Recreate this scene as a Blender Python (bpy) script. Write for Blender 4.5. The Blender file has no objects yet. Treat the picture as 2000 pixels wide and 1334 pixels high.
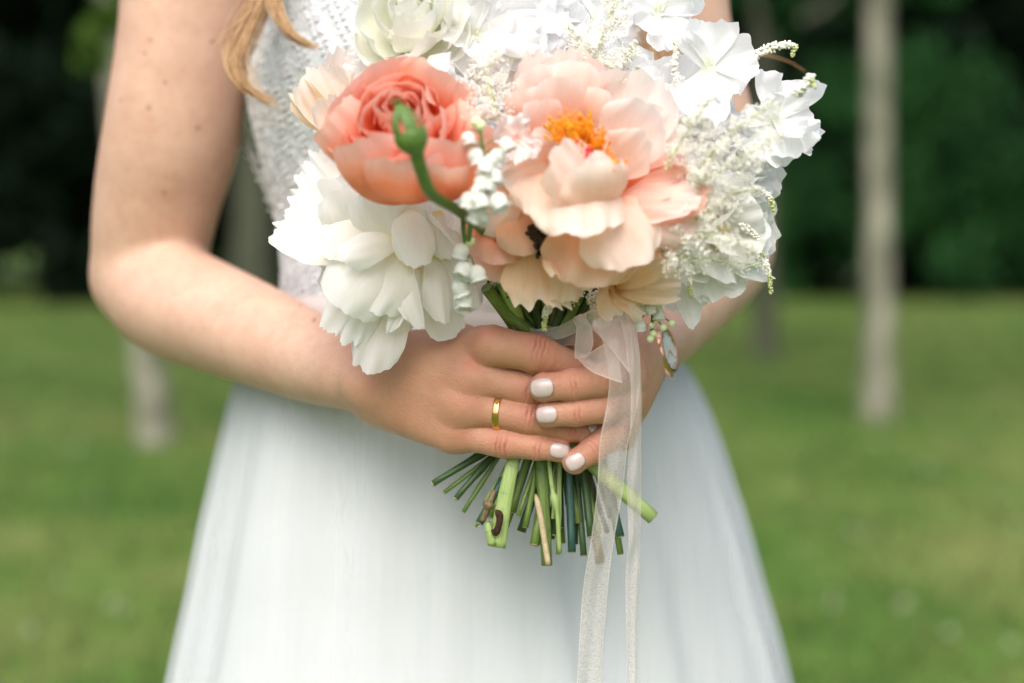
import bpy, math, random
import numpy as np
from mathutils import Vector, Matrix, noise

random.seed(7)
RNG = np.random.default_rng(7)
scene = bpy.context.scene
COL = scene.collection
PI = math.pi

# ------------------------------------------------------------------ camera
F_PX, CAM_Y, CAM_Z, HOR = 2778.0, 0.80, 1.08, 480.0
cam_d = bpy.data.cameras.new("camera")
cam_d.lens = 50.0
cam_d.sensor_width = 36.0
cam_d.shift_y = -(667.0 - HOR) / 2000.0
cam_d.clip_start = 0.05
cam_d.clip_end = 500.0
cam_d.dof.use_dof = True
cam_d.dof.focus_distance = 0.797
cam_d.dof.aperture_fstop = 2.6
cam_d.dof.aperture_blades = 0
cam = bpy.data.objects.new("camera", cam_d)
cam.location = (0, -CAM_Y, CAM_Z)
cam.rotation_euler = (math.radians(90), 0, 0)
COL.objects.link(cam)
scene.camera = cam

# ------------------------------------------------------------------ light
SUN_EL, SUN_AZ = 53.0, -170.0      # azimuth measured from +Y towards +X
world = bpy.data.worlds.new("World")
scene.world = world
world.use_nodes = True
wn = world.node_tree
sky = wn.nodes.new("ShaderNodeTexSky")
sky.sky_type = 'NISHITA'
sky.sun_disc = False
sky.sun_elevation = math.radians(SUN_EL)
sky.sun_rotation = math.radians(SUN_AZ)
sky.air_density = 1.0
sky.dust_density = 5.0
sky.ozone_density = 1.0
hs = wn.nodes.new("ShaderNodeHueSaturation")     # bright overcast: the dome is nearly colourless
hs.inputs['Saturation'].default_value = 0.8
wn.links.new(sky.outputs[0], hs.inputs['Color'])
wn.links.new(hs.outputs[0], wn.nodes["Background"].inputs[0])
wn.nodes["Background"].inputs[1].default_value = 0.15
sun_d = bpy.data.lights.new("sun", 'SUN')
sun_d.energy = 1.4
sun_d.angle = math.radians(60)
sun_d.color = (1.0, 0.975, 0.95)
sun = bpy.data.objects.new("sun", sun_d)
sdir = Vector((math.sin(math.radians(SUN_AZ)) * math.cos(math.radians(SUN_EL)),
               math.cos(math.radians(SUN_AZ)) * math.cos(math.radians(SUN_EL)),
               math.sin(math.radians(SUN_EL))))
sun.rotation_euler = sdir.to_track_quat('Z', 'Y').to_euler()
sun.location = (0, 0, 20)
COL.objects.link(sun)
scene.view_settings.view_transform = 'Standard'
scene.view_settings.look = 'None'
scene.view_settings.gamma = 1.0
scene.view_settings.use_curve_mapping = False
scene.view_settings.exposure = 0.77
scene.cycles.use_denoising = True
scene.cycles.max_bounces = 12
scene.cycles.diffuse_bounces = 8
scene.cycles.transparent_max_bounces = 16
scene.cycles.caustics_reflective = False
scene.cycles.caustics_refractive = False


def S(px, py, d):
    """point seen at photo pixel (px, py), d metres behind the plane of the hands"""
    k = (CAM_Y + d) / F_PX
    return Vector(((px - 1000.0) * k, d, CAM_Z - (py - HOR) * k))


# ------------------------------------------------------------------ materials
def new_mat(name):
    m = bpy.data.materials.new(name)
    m.use_nodes = True
    nt = m.node_tree
    nt.nodes.clear()
    out = nt.nodes.new("ShaderNodeOutputMaterial")
    return m, nt, out


class NT:
    def __init__(s, nt): s.nt = nt
    def n(s, t, **kw):
        x = s.nt.nodes.new(t)
        for k, v in kw.items():
            if k.startswith('i_'):
                x.inputs[k[2:].replace('_', ' ')].default_value = v
            else:
                setattr(x, k, v)
        return x
    def l(s, a, b): s.nt.links.new(a, b)
    def ramp(s, fac, stops):
        r = s.nt.nodes.new("ShaderNodeValToRGB")
        el = r.color_ramp.elements
        while len(el) < len(stops): el.new(0.5)
        for e, (p, c) in zip(el, stops):
            e.position = p
            e.color = (c[0], c[1], c[2], 1) if not isinstance(c, (int, float)) else (c, c, c, 1)
        s.l(fac, r.inputs[0])
        return r
    def mix(s, fac, a, b, mode='MIX'):
        m = s.nt.nodes.new("ShaderNodeMix")
        m.data_type = 'RGBA'
        m.blend_type = mode
        for inp, v in ((m.inputs[0], fac), (m.inputs[6], a), (m.inputs[7], b)):
            if isinstance(v, (int, float)): inp.default_value = v
            elif isinstance(v, tuple): inp.default_value = (v[0], v[1], v[2], 1)
            else: s.l(v, inp)
        return m.outputs[2]
    def noise(s, scale, detail=4, rough=0.5, coord=None, dist=0.0):
        t = s.nt.nodes.new("ShaderNodeTexNoise")
        t.inputs['Scale'].default_value = scale
        t.inputs['Detail'].default_value = detail
        t.inputs['Roughness'].default_value = rough
        t.inputs['Distortion'].default_value = dist
        if coord is not None: s.l(coord, t.inputs['Vector'])
        return t
    def math(s, op, a, b=0.0, c=None):
        m = s.nt.nodes.new("ShaderNodeMath")
        m.operation = op
        for i, v in enumerate((a, b) if c is None else (a, b, c)):
            if isinstance(v, (int, float)): m.inputs[i].default_value = v
            else: s.l(v, m.inputs[i])
        return m.outputs[0]
    def pos(s):
        return s.nt.nodes.new("ShaderNodeNewGeometry").outputs['Position']
    def objc(s):
        return s.nt.nodes.new("ShaderNodeTexCoord").outputs['Object']
    def bump(s, h, strength=0.5, dist=0.001):
        b = s.nt.nodes.new("ShaderNodeBump")
        b.inputs['Strength'].default_value = strength
        b.inputs['Distance'].default_value = dist
        s.l(h, b.inputs['Height'])
        return b.outputs[0]


def simple_mat(name, col, rough=0.6, spec=0.4, metallic=0.0, vary=0.15, vscale=60.0, bump=0.0, bscale=200.0, sheen=0.0):
    m, nt, out = new_mat(name)
    N = NT(nt)
    p = N.n("ShaderNodeBsdfPrincipled")
    p.inputs['Roughness'].default_value = rough
    p.inputs['Specular IOR Level'].default_value = spec
    p.inputs['Metallic'].default_value = metallic
    if sheen: p.inputs['Sheen Weight'].default_value = sheen
    c = N.objc()
    n = N.noise(vscale, 4, 0.6, c)
    dark = tuple(x * (1 - vary) for x in col)
    lite = tuple(min(1, x * (1 + vary)) for x in col)
    r = N.ramp(n.outputs[0], [(0.3, dark), (0.7, lite)])
    N.l(r.outputs[0], p.inputs['Base Color'])
    if bump:
        b = N.noise(bscale, 3, 0.6, c)
        N.l(N.bump(b.outputs[0], bump, 0.0006), p.inputs['Normal'])
    N.l(p.outputs[0], out.inputs[0])
    return m


def petal_mat(name, base, mid, edge, trans=0.35, vein=0.12, p1=0.12, p2=0.55, rough=0.55, blotch=None):
    """thin petal: pigment runs from base to rim along the UV, veins along its length"""
    m, nt, out = new_mat(name)
    N = NT(nt)
    uv = N.n("ShaderNodeUVMap")
    sep = N.n("ShaderNodeSeparateXYZ")
    N.l(uv.outputs[0], sep.inputs[0])
    obj = N.objc()
    nz = N.noise(45, 3, 0.6, obj)
    vj = N.math('ADD', sep.outputs[1], N.math('MULTIPLY', N.math('SUBTRACT', nz.outputs[0], 0.5), 0.35))
    r = N.ramp(vj, [(0.02, base), (p1 + 0.1, mid), (p2, mid), (0.97, edge)])
    # veins
    mp = N.n("ShaderNodeMapping")
    mp.inputs['Scale'].default_value = (26, 1.6, 1)
    N.l(uv.outputs[0], mp.inputs[0])
    vn = N.noise(1.6, 4, 0.65, mp.outputs[0], 0.4)
    vr = N.ramp(vn.outputs[0], [(0.35, 1 - vein), (0.65, 1.0)])
    col = N.mix(1.0, r.outputs[0], vr.outputs[0], 'MULTIPLY')
    if blotch:
        bz = N.noise(28, 3, 0.6, obj)
        br = N.ramp(bz.outputs[0], [(0.45, 0.0), (0.72, 0.45)])
        col = N.mix(br.outputs[0], col, blotch)
    p = N.n("ShaderNodeBsdfPrincipled")
    p.inputs['Roughness'].default_value = rough
    p.inputs['Specular IOR Level'].default_value = 0.25
    N.l(col, p.inputs['Base Color'])
    bn = N.bump(vn.outputs[0], 0.20, 0.0005)
    N.l(bn, p.inputs['Normal'])
    t = N.n("ShaderNodeBsdfTranslucent")
    N.l(col, t.inputs['Color'])
    N.l(bn, t.inputs['Normal'])
    mx = N.n("ShaderNodeMixShader")
    mx.inputs[0].default_value = trans
    N.l(p.outputs[0], mx.inputs[1])
    N.l(t.outputs[0], mx.inputs[2])
    N.l(mx.outputs[0], out.inputs[0])
    return m


def skin_mat():
    m, nt, out = new_mat("skin")
    N = NT(nt)
    pos = N.pos()
    p = N.n("ShaderNodeBsdfPrincipled")
    a_red = N.n("ShaderNodeAttribute"); a_red.attribute_name = "redness"
    a_tan_shade = N.n("ShaderNodeAttribute"); a_tan_shade.attribute_name = "tan"
    a_cr = N.n("ShaderNodeAttribute"); a_cr.attribute_name = "crease"
    n1 = N.noise(38, 5, 0.6, pos)
    n2 = N.noise(420, 3, 0.6, pos)
    n3 = N.noise(9, 2, 0.5, pos)
    arm = N.ramp(n1.outputs[0], [(0.3, (0.52, 0.325, 0.235)), (0.7, (0.60, 0.395, 0.295))])
    hand = N.ramp(n1.outputs[0], [(0.3, (0.45, 0.218, 0.130)), (0.7, (0.54, 0.29, 0.185))])  # tanned skin, with the shade on the hands mixed into its colour
    c = N.mix(a_tan_shade.outputs['Fac'], arm.outputs[0], hand.outputs[0])
    rr = N.math('MULTIPLY', a_red.outputs['Fac'], N.ramp(n2.outputs[0], [(0.2, 0.45), (0.8, 1.0)]).outputs[0])
    c = N.mix(rr, c, (0.50, 0.14, 0.09))
    n4 = N.noise(130, 4, 0.7, pos)
    c = N.mix(N.ramp(n4.outputs[0], [(0.45, 0.0), (0.75, 0.35)]).outputs[0], c, (0.45, 0.20, 0.135))
    c = N.mix(a_cr.outputs['Fac'], c, (0.27, 0.085, 0.05))
    fr = N.ramp(n2.outputs[0], [(0.62, 0.0), (0.80, 0.22)])
    c = N.mix(fr.outputs[0], c, (0.47, 0.24, 0.15))
    blush = N.ramp(n3.outputs[0], [(0.45, 0.0), (0.75, 0.12)])
    c = N.mix(blush.outputs[0], c, (0.60, 0.30, 0.235))
    # moles on the upper arm
    moles = [(297, 213, .0015), (300, 82, .0012), (289, 107, .0011), (415, 82, .0012), (330, 164, .0012),
             (387, 250, .0013), (318, 376, .0012), (236, 196, .0010), (575, 600, .0011), (614, 625, .001)]
    tot = None
    for (mx_, my_, r_) in moles:
        d_ = 0.185 if mx_ < 500 else 0.085
        q = S(mx_, my_, d_)
        # distance in the arm's lengthwise plane only, so depth of the skin does not matter
        sb = N.n("ShaderNodeVectorMath"); sb.operation = 'SUBTRACT'
        N.l(pos, sb.inputs[0]); sb.inputs[1].default_value = q
        sc_ = N.n("ShaderNodeVectorMath"); sc_.operation = 'MULTIPLY'
        N.l(sb.outputs[0], sc_.inputs[0]); sc_.inputs[1].default_value = (1, 0.05, 1)
        ln = N.n("ShaderNodeVectorMath"); ln.operation = 'LENGTH'
        N.l(sc_.outputs[0], ln.inputs[0])
        v = N.math('SUBTRACT', 1.0, N.math('DIVIDE', ln.outputs['Value'], r_ * 1.6))
        v = N.math('MAXIMUM', v, 0.0)
        tot = v if tot is None else N.math('MAXIMUM', tot, v)
    tot = N.math('MINIMUM', N.math('MULTIPLY', tot, 1.1), 0.6)
    c = N.mix(tot, c, (0.20, 0.085, 0.05))
    N.l(c, p.inputs['Base Color'])
    p.inputs['Roughness'].default_value = 0.52
    p.inputs['Specular IOR Level'].default_value = 0.35
    p.inputs['Subsurface Weight'].default_value = 0.20
    p.inputs['Subsurface Radius'].default_value = (1.0, 0.35, 0.2)
    p.inputs['Subsurface Scale'].default_value = 0.006
    vor = N.n("ShaderNodeTexVoronoi"); vor.inputs['Scale'].default_value = 900
    N.l(pos, vor.inputs['Vector'])
    h = N.math('ADD', N.math('MULTIPLY', vor.outputs[0], 0.7), n2.outputs[0])
    N.l(N.bump(h, 0.55, 0.0004), p.inputs['Normal'])
    N.l(p.outputs[0], out.inputs[0])
    return m


def organza_mat():
    m, nt, out = new_mat("organza")
    N = NT(nt)
    uv = N.n("ShaderNodeUVMap")
    sep = N.n("ShaderNodeSeparateXYZ"); N.l(uv.outputs[0], sep.inputs[0])
    e = N.math('ABSOLUTE', N.math('SUBTRACT', sep.outputs[0], 0.5))
    hem = N.ramp(e, [(0.455, 0.0), (0.475, 1.0)])
    mp = N.n("ShaderNodeMapping"); mp.inputs['Scale'].default_value = (7, 420, 1)
    N.l(uv.outputs[0], mp.inputs[0])
    wv = N.noise(1.0, 3, 0.6, mp.outputs[0])
    wr = N.ramp(wv.outputs[0], [(0.3, 0.27), (0.7, 0.44)])
    fac = N.math('ADD', wr.outputs[0], N.math('MULTIPLY', hem.outputs[0], 0.33))
    lw = N.n("ShaderNodeLayerWeight"); lw.inputs[0].default_value = 0.35
    fac = N.math('MINIMUM', N.math('ADD', fac, N.math('MULTIPLY', lw.outputs['Facing'], 0.35)), 0.93)
    col = N.ramp(wv.outputs[0], [(0.3, (0.74, 0.65, 0.60)), (0.7, (0.86, 0.80, 0.74))])
    d = N.n("ShaderNodeBsdfPrincipled")
    d.inputs['Roughness'].default_value = 0.38
    d.inputs['Specular IOR Level'].default_value = 0.5
    d.inputs['Sheen Weight'].default_value = 0.4
    N.l(col.outputs[0], d.inputs['Base Color'])
    t = N.n("ShaderNodeBsdfTranslucent"); N.l(col.outputs[0], t.inputs[0])
    m1 = N.n("ShaderNodeMixShader"); m1.inputs[0].default_value = 0.4
    N.l(d.outputs[0], m1.inputs[1]); N.l(t.outputs[0], m1.inputs[2])
    tr = N.n("ShaderNodeBsdfTransparent")
    m2 = N.n("ShaderNodeMixShader")
    N.l(fac, m2.inputs[0]); N.l(tr.outputs[0], m2.inputs[1]); N.l(m1.outputs[0], m2.inputs[2])
    N.l(m2.outputs[0], out.inputs[0])
    return m


def tulle_mat():
    m, nt, out = new_mat("tulle")
    N = NT(nt)
    pos = N.pos()
    mp = N.n("ShaderNodeMapping"); mp.inputs['Scale'].default_value = (26, 8, .15)
    N.l(pos, mp.inputs[0])
    wv = N.noise(1.0, 3, 0.6, mp.outputs[0])
    wr = N.ramp(wv.outputs[0], [(0.3, 0.28), (0.7, 0.52)])
    d = N.n("ShaderNodeBsdfDiffuse"); d.inputs[0].default_value = (0.66, 0.68, 0.688, 1)
    t = N.n("ShaderNodeBsdfTranslucent"); t.inputs[0].default_value = (0.66, 0.68, 0.688, 1)
    m1 = N.n("ShaderNodeMixShader"); m1.inputs[0].default_value = 0.35
    N.l(d.outputs[0], m1.inputs[1]); N.l(t.outputs[0], m1.inputs[2])
    tr = N.n("ShaderNodeBsdfTransparent")
    m2 = N.n("ShaderNodeMixShader")
    N.l(wr.outputs[0], m2.inputs[0]); N.l(tr.outputs[0], m2.inputs[1]); N.l(m1.outputs[0], m2.inputs[2])
    N.l(m2.outputs[0], out.inputs[0])
    return m


def lace_mat():
    m, nt, out = new_mat("lace")
    N = NT(nt)
    pos = N.pos()
    p = N.n("ShaderNodeBsdfPrincipled")
    v = N.n("ShaderNodeTexVoronoi"); v.inputs['Scale'].default_value = 320; N.l(pos, v.inputs['Vector'])
    n = N.noise(170, 5, 0.7, pos)
    h = N.math('ADD', N.math('MULTIPLY', v.outputs[0], -0.8), n.outputs[0])
    c = N.ramp(n.outputs[0], [(0.35, (0.46, 0.48, 0.50)), (0.62, (0.63, 0.65, 0.67))])
    N.l(c.outputs[0], p.inputs['Base Color'])
    p.inputs['Roughness'].default_value = 0.8
    p.inputs['Specular IOR Level'].default_value = 0.2
    N.l(N.bump(h, 0.7, 0.0014), p.inputs['Normal'])
    N.l(p.outputs[0], out.inputs[0])
    return m


def skirt_mat():
    m, nt, out = new_mat("skirt_fabric")
    N = NT(nt)
    pos = N.pos()
    p = N.n("ShaderNodeBsdfPrincipled")
    mp = N.n("ShaderNodeMapping"); mp.inputs['Scale'].default_value = (14, 6, 0.2)
    N.l(pos, mp.inputs[0])
    n = N.noise(1.0, 4, 0.6, mp.outputs[0])
    c = N.ramp(n.outputs[0], [(0.3, (0.58, 0.605, 0.615)), (0.7, (0.65, 0.67, 0.68))])
    N.l(c.outputs[0], p.inputs['Base Color'])
    p.inputs['Roughness'].default_value = 0.7
    p.inputs['Specular IOR Level'].default_value = 0.25
    N.l(p.outputs[0], out.inputs[0])
    return m


def leaf_mat(name, c1, c2, trans=0.3, scale=1.2, lo=0.35, hi=0.75):
    m, nt, out = new_mat(name)
    N = NT(nt)
    pos = N.pos()
    n = N.noise(scale, 3, 0.6, pos)
    oi = N.n("ShaderNodeObjectInfo")
    f = N.math('ADD', N.math('MULTIPLY', n.outputs[0], 0.8), N.math('MULTIPLY', oi.outputs['Random'], 0.25))
    c = N.ramp(f, [(lo, c1), (hi, c2)])
    p = N.n("ShaderNodeBsdfPrincipled")
    p.inputs['Roughness'].default_value = 0.8
    p.inputs['Specular IOR Level'].default_value = 0.08
    N.l(c.outputs[0], p.inputs['Base Color'])
    t = N.n("ShaderNodeBsdfTranslucent"); N.l(c.outputs[0], t.inputs[0])
    mx = N.n("ShaderNodeMixShader"); mx.inputs[0].default_value = trans
    N.l(p.outputs[0], mx.inputs[1]); N.l(t.outputs[0], mx.inputs[2])
    N.l(mx.outputs[0], out.inputs[0])
    return m


def stem_mat(name, c1, c2, tip=None):
    m, nt, out = new_mat(name)
    N = NT(nt)
    uv = N.n("ShaderNodeUVMap")
    mp = N.n("ShaderNodeMapping"); mp.inputs['Scale'].default_value = (9, 3, 1)
    N.l(uv.outputs[0], mp.inputs[0])
    n = N.noise(2.0, 4, 0.6, mp.outputs[0])
    c = N.ramp(n.outputs[0], [(0.3, c1), (0.7, c2)]).outputs[0]
    n2 = N.noise(260, 2, 0.5, N.pos())
    c = N.mix(N.ramp(n2.outputs[0], [(0.62, 0.0), (0.75, 0.5)]).outputs[0], c, tuple(x * 0.45 for x in c1))
    p = N.n("ShaderNodeBsdfPrincipled")
    p.inputs['Roughness'].default_value = 0.42
    p.inputs['Specular IOR Level'].default_value = 0.4
    N.l(c, p.inputs['Base Color'])
    N.l(N.bump(n.outputs[0], 0.5, 0.0008), p.inputs['Normal'])
    N.l(p.outputs[0], out.inputs[0])
    return m


def ground_mat():
    m, nt, out = new_mat("lawn_ground")
    N = NT(nt)
    pos = N.pos()
    n = N.noise(0.8, 6, 0.7, pos, 0.5)
    n2 = N.noise(14, 4, 0.65, pos)
    a = N.ramp(n.outputs[0], [(0.38, (0.050, 0.115, 0.018)), (0.50, (0.088, 0.16, 0.028)), (0.62, (0.16, 0.19, 0.055))])
    b = N.ramp(n2.outputs[0], [(0.3, 0.55), (0.7, 1.25)])
    c = N.mix(1.0, a.outputs[0], b.outputs[0], 'MULTIPLY')
    p = N.n("ShaderNodeBsdfPrincipled"); p.inputs['Roughness'].default_value = 0.9
    p.inputs['Specular IOR Level'].default_value = 0.15
    N.l(c, p.inputs['Base Color'])
    N.l(N.bump(n2.outputs[0], 0.6, 0.03), p.inputs['Normal'])
    N.l(p.outputs[0], out.inputs[0])
    return m


def bark_mat(name, c1, c2):
    m, nt, out = new_mat(name)
    N = NT(nt)
    pos = N.pos()
    mp = N.n("ShaderNodeMapping"); mp.inputs['Scale'].default_value = (3.2, 3.2, 1.6)
    N.l(pos, mp.inputs[0])
    n = N.noise(2.5, 6, 0.7, mp.outputs[0])
    c = N.ramp(n.outputs[0], [(0.35, c1), (0.65, c2)])
    p = N.n("ShaderNodeBsdfPrincipled"); p.inputs['Roughness'].default_value = 0.9
    N.l(c.outputs[0], p.inputs['Base Color'])
    N.l(N.bump(n.outputs[0], 0.8, 0.02), p.inputs['Normal'])
    N.l(p.outputs[0], out.inputs[0])
    return m


# ------------------------------------------------------------------ mesh helpers
def mesh_np(name, verts, faces, uv=None, smooth=True):
    verts = np.asarray(verts, dtype=np.float32).reshape(-1, 3)
    faces = np.asarray(faces, dtype=np.int32)
    me = bpy.data.meshes.new(name)
    k = faces.shape[1]
    me.vertices.add(len(verts)); me.vertices.foreach_set("co", verts.ravel())
    me.loops.add(faces.size); me.loops.foreach_set("vertex_index", faces.ravel())
    me.polygons.add(len(faces))
    me.polygons.foreach_set("loop_start", np.arange(0, faces.size, k, dtype=np.int32))
    me.polygons.foreach_set("use_smooth", np.full(len(faces), smooth, dtype=bool))
    if uv is not None:
        uv = np.asarray(uv, dtype=np.float32).reshape(-1, 2)
        l = me.uv_layers.new(name="UVMap")
        l.data.foreach_set("uv", uv[faces.ravel()].ravel())
    me.update(calc_edges=True)
    me.validate()
    return me


def link(name, me, mat=None, parent=None, **props):
    o = bpy.data.objects.new(name, me)
    COL.objects.link(o)
    if mat is not None and me is not None and not me.materials:
        me.materials.append(mat)
    if parent is not None:
        o.parent = parent
    for k, v in props.items():
        o[k] = v
    return o


def empty(name, loc=(0, 0, 0)):
    o = bpy.data.objects.new(name, None)
    o.location = loc
    o.empty_display_size = 0.05
    COL.objects.link(o)
    return o


def grid_faces(nu, nv, closed_u=False):
    """rows v of nu points"""
    f = []
    un = nu if closed_u else nu - 1
    for j in range(nv - 1):
        for i in range(un):
            a = j * nu + i; b = j * nu + (i + 1) % nu
            f.append((a, b, b + nu, a + nu))
    return np.array(f, dtype=np.int32)


def catmull(pts, n):
    """pts: (k,m) array -> n samples of a Catmull-Rom spline through them"""
    P = np.asarray(pts, dtype=float)
    if len(P) == 2:
        t = np.linspace(0, 1, n)[:, None]
        return P[0] * (1 - t) + P[1] * t
    P = np.vstack([2 * P[0] - P[1], P, 2 * P[-1] - P[-2]])
    k = len(P) - 3
    out = []
    for x in np.linspace(0, k, n):
        i = min(int(x), k - 1); t = x - i
        a, b, c, d = P[i:i + 4]
        out.append(0.5 * ((2 * b) + (-a + c) * t + (2 * a - 5 * b + 4 * c - d) * t * t + (-a + 3 * b - 3 * c + d) * t ** 3))
    return np.array(out)


def tube_geo(pts, rad, sides=8, cap=True, flat=1.0):
    """tube along a polyline; returns verts, quads, uv"""
    P = np.asarray(pts, dtype=float); R = np.asarray(rad, dtype=float)
    n = len(P)
    T = np.gradient(P, axis=0)
    T /= np.linalg.norm(T, axis=1)[:, None] + 1e-12
    ref = np.array([0.13, 1.0, 0.07])
    V, UV = [], []
    for i in range(n):
        a = np.cross(T[i], ref); a /= np.linalg.norm(a) + 1e-12
        b = np.cross(T[i], a)
        for s in range(sides):
            an = 2 * PI * s / sides
            V.append(P[i] + R[i] * (math.cos(an) * a + flat * math.sin(an) * b))
            UV.append((s / sides, i / (n - 1)))
    Fq = grid_faces(sides, n, True).tolist()
    if cap:
        for e, idx in ((0, 0), (1, (n - 1) * sides)):
            V.append(P[0] if e == 0 else P[-1]); UV.append((0.5, float(e)))
            c = len(V) - 1
            for s in range(0, sides, 1):
                q = (idx + s, idx + (s + 1) % sides)
                Fq.append((c, q[0], q[1], c) if False else (q[0], q[1], c, c))
    return V, Fq, UV


def fix_quads(F):
    """split degenerate quads (last two equal) from real ones into triangles only"""
    F = np.asarray(F, dtype=np.int32)
    deg = F[:, 2] == F[:, 3]
    q = F[~deg]
    return np.vstack([q[:, [0, 1, 2]], q[:, [0, 2, 3]], F[deg][:, [0, 1, 2]]])


def tube_mesh(name, pts, rad, sides=8, cap=True, flat=1.0):
    V, Fq, UV = tube_geo(pts, rad, sides, cap, flat)
    return mesh_np(name, V, fix_quads(Fq), UV)


class Bag:
    """collects triangles of many little shapes"""
    def __init__(s): s.v = []; s.f = []; s.n = 0; s.uv = []
    def add(s, V, F, UV=None):
        V = np.asarray(V, dtype=float).reshape(-1, 3); F = np.asarray(F, dtype=np.int32)
        s.v.append(V); s.f.append(F + s.n); s.n += len(V)
        s.uv.append(np.zeros((len(V), 2)) if UV is None else np.asarray(UV, dtype=float))
    def tube(s, pts, rad, sides=5, cap=True, flat=1.0):
        V, F, UV = tube_geo(pts, rad, sides, cap, flat)
        s.add(V, fix_quads(F), UV)
    def mesh(s, name, smooth=True):
        return mesh_np(name, np.vstack(s.v), np.vstack(s.f), np.vstack(s.uv), smooth)


def ico():
    t = (1 + 5 ** .5) / 2
    v = np.array([(-1, t, 0), (1, t, 0), (-1, -t, 0), (1, -t, 0), (0, -1, t), (0, 1, t), (0, -1, -t), (0, 1, -t),
                  (t, 0, -1), (t, 0, 1), (-t, 0, -1), (-t, 0, 1)], dtype=float)
    v /= np.linalg.norm(v[0])
    f = np.array([(0, 11, 5), (0, 5, 1), (0, 1, 7), (0, 7, 10), (0, 10, 11), (1, 5, 9), (5, 11, 4), (11, 10, 2), (10, 7, 6),
                  (7, 1, 8), (3, 9, 4), (3, 4, 2), (3, 2, 6), (3, 6, 8), (3, 8, 9), (4, 9, 5), (2, 4, 11), (6, 2, 10), (8, 6, 7), (9, 8, 1)])
    return v, f


ICO_V, ICO_F = ico()


def blobs(name, centers, radii, squash=None):
    """many little ico blobs as one mesh"""
    C = np.asarray(centers, dtype=float); R = np.asarray(radii, dtype=float)
    n = len(C)
    jit = 1 + 0.25 * RNG.standard_normal((n, 12, 1))
    V = C[:, None, :] + ICO_V[None] * R[:, None, None] * jit
    F = ICO_F[None] + (np.arange(n) * 12)[:, None, None]
    return mesh_np(name, V.reshape(-1, 3), F.reshape(-1, 3))


def unit(v):
    v = Vector(v); v.normalize(); return v


# ------------------------------------------------------------------ ground, trees, woods
MAT_GROUND = ground_mat()
BARK = bark_mat("bark", (0.07, 0.075, 0.045), (0.32, 0.305, 0.23))
BARK_O = bark_mat("olive_bark", (0.035, 0.04, 0.022), (0.10, 0.105, 0.065))
BARK_D = bark_mat("dark_bark", (0.01, 0.009, 0.007), (0.025, 0.02, 0.017))
LEAF_SHADED = leaf_mat("dark_foliage", (0.0012, 0.004, 0.0016), (0.0055, 0.016, 0.006), 0.15, 0.35)  # shade under the dense canopy is put into this near-black leaf colour
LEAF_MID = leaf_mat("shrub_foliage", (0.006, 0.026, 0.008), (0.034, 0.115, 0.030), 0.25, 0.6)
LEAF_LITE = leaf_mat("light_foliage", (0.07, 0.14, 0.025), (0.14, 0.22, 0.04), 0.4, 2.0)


def ground_z(x, y):
    return 0.05 * math.sin(x * 0.35 + 1.0) * math.sin(y * 0.22) * min(1, max(0, (y - 2) / 4)) + 0.0


nx, ny = 110, 110
gx = np.sign(np.linspace(-1, 1, nx)) * np.abs(np.linspace(-1, 1, nx)) ** 2 * 250
gy = -30 + np.linspace(0, 1, ny) ** 2.2 * 400
V = [(x, y, ground_z(x, y)) for y in gy for x in gx]
link("ground", mesh_np("ground", V, grid_faces(nx, ny)), MAT_GROUND, kind="structure")

# grass blades: uncountable, one object
nb = 110000
r = RNG.random(nb)
yy = 1.2 + 26 * r ** 1.3
xx = (RNG.random(nb) - 0.5) * (yy + 2.5) * 2.4
hh = 0.035 + 0.05 * RNG.random(nb)
zz = np.array([ground_z(a, b) for a, b in zip(xx, yy)])
an = RNG.random(nb) * 2 * PI
w = (0.0035 + 0.004 * RNG.random(nb)) * (1 + yy / 8)
lx, ly = RNG.standard_normal((2, nb)) * 0.03
dx, dy = np.cos(an) * w, np.sin(an) * w
Vb = np.zeros((nb, 3, 3))
Vb[:, 0] = np.stack([xx - dx, yy - dy, zz - 0.004], 1)
Vb[:, 1] = np.stack([xx + dx, yy + dy, zz - 0.004], 1)
Vb[:, 2] = np.stack([xx + lx, yy + ly, zz + hh], 1)
GRASS = leaf_mat("grass_blades", (0.055, 0.125, 0.022), (0.21, 0.245, 0.085), 0.35, 0.9, 0.42, 0.66)
link("grass", mesh_np("grass", Vb.reshape(-1, 3), np.arange(nb * 3).reshape(-1, 3), smooth=False), GRASS,
     kind="stuff", label="short green lawn grass all around the bride and up to the woods", category="grass")

# white clover heads
hv, hf = [], []
cl_c = [(RNG.standard_normal(3) * 0.0065).tolist() for _ in range(34)]
clover_me = blobs("flower_head", cl_c, np.full(34, 0.0042))
CLOVER = simple_mat("clover_white", (0.36, 0.40, 0.27), 0.7)
STEMG = simple_mat("clover_stem", (0.10, 0.20, 0.04), 0.6)
clover_st = tube_mesh("stalk", [(0, 0, -0.06), (0.002, 0, -0.03), (0, 0, 0)], [.0015] * 3, 5)
clover_me.materials.append(CLOVER); clover_st.materials.append(STEMG)
spots = [(1717, 915), (1860, 905), (1905, 890), (1950, 1030), (1985, 1080), (1940, 840), (1760, 1235), (1855, 1300), (1975, 1320),
         (1630, 1230), (95, 890), (45, 870), (150, 905), (30, 1090), (120, 1180), (240, 1240), (60, 1290), (1420, 760), (1440, 690), (1600, 700),
         (1800, 760), (1890, 690), (1650, 640), (1560, 1120), (1690, 1090), (20, 760), (370, 760), (190, 1010), (1960, 640), (1760, 610), (1830, 960), (130, 760)]
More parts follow.
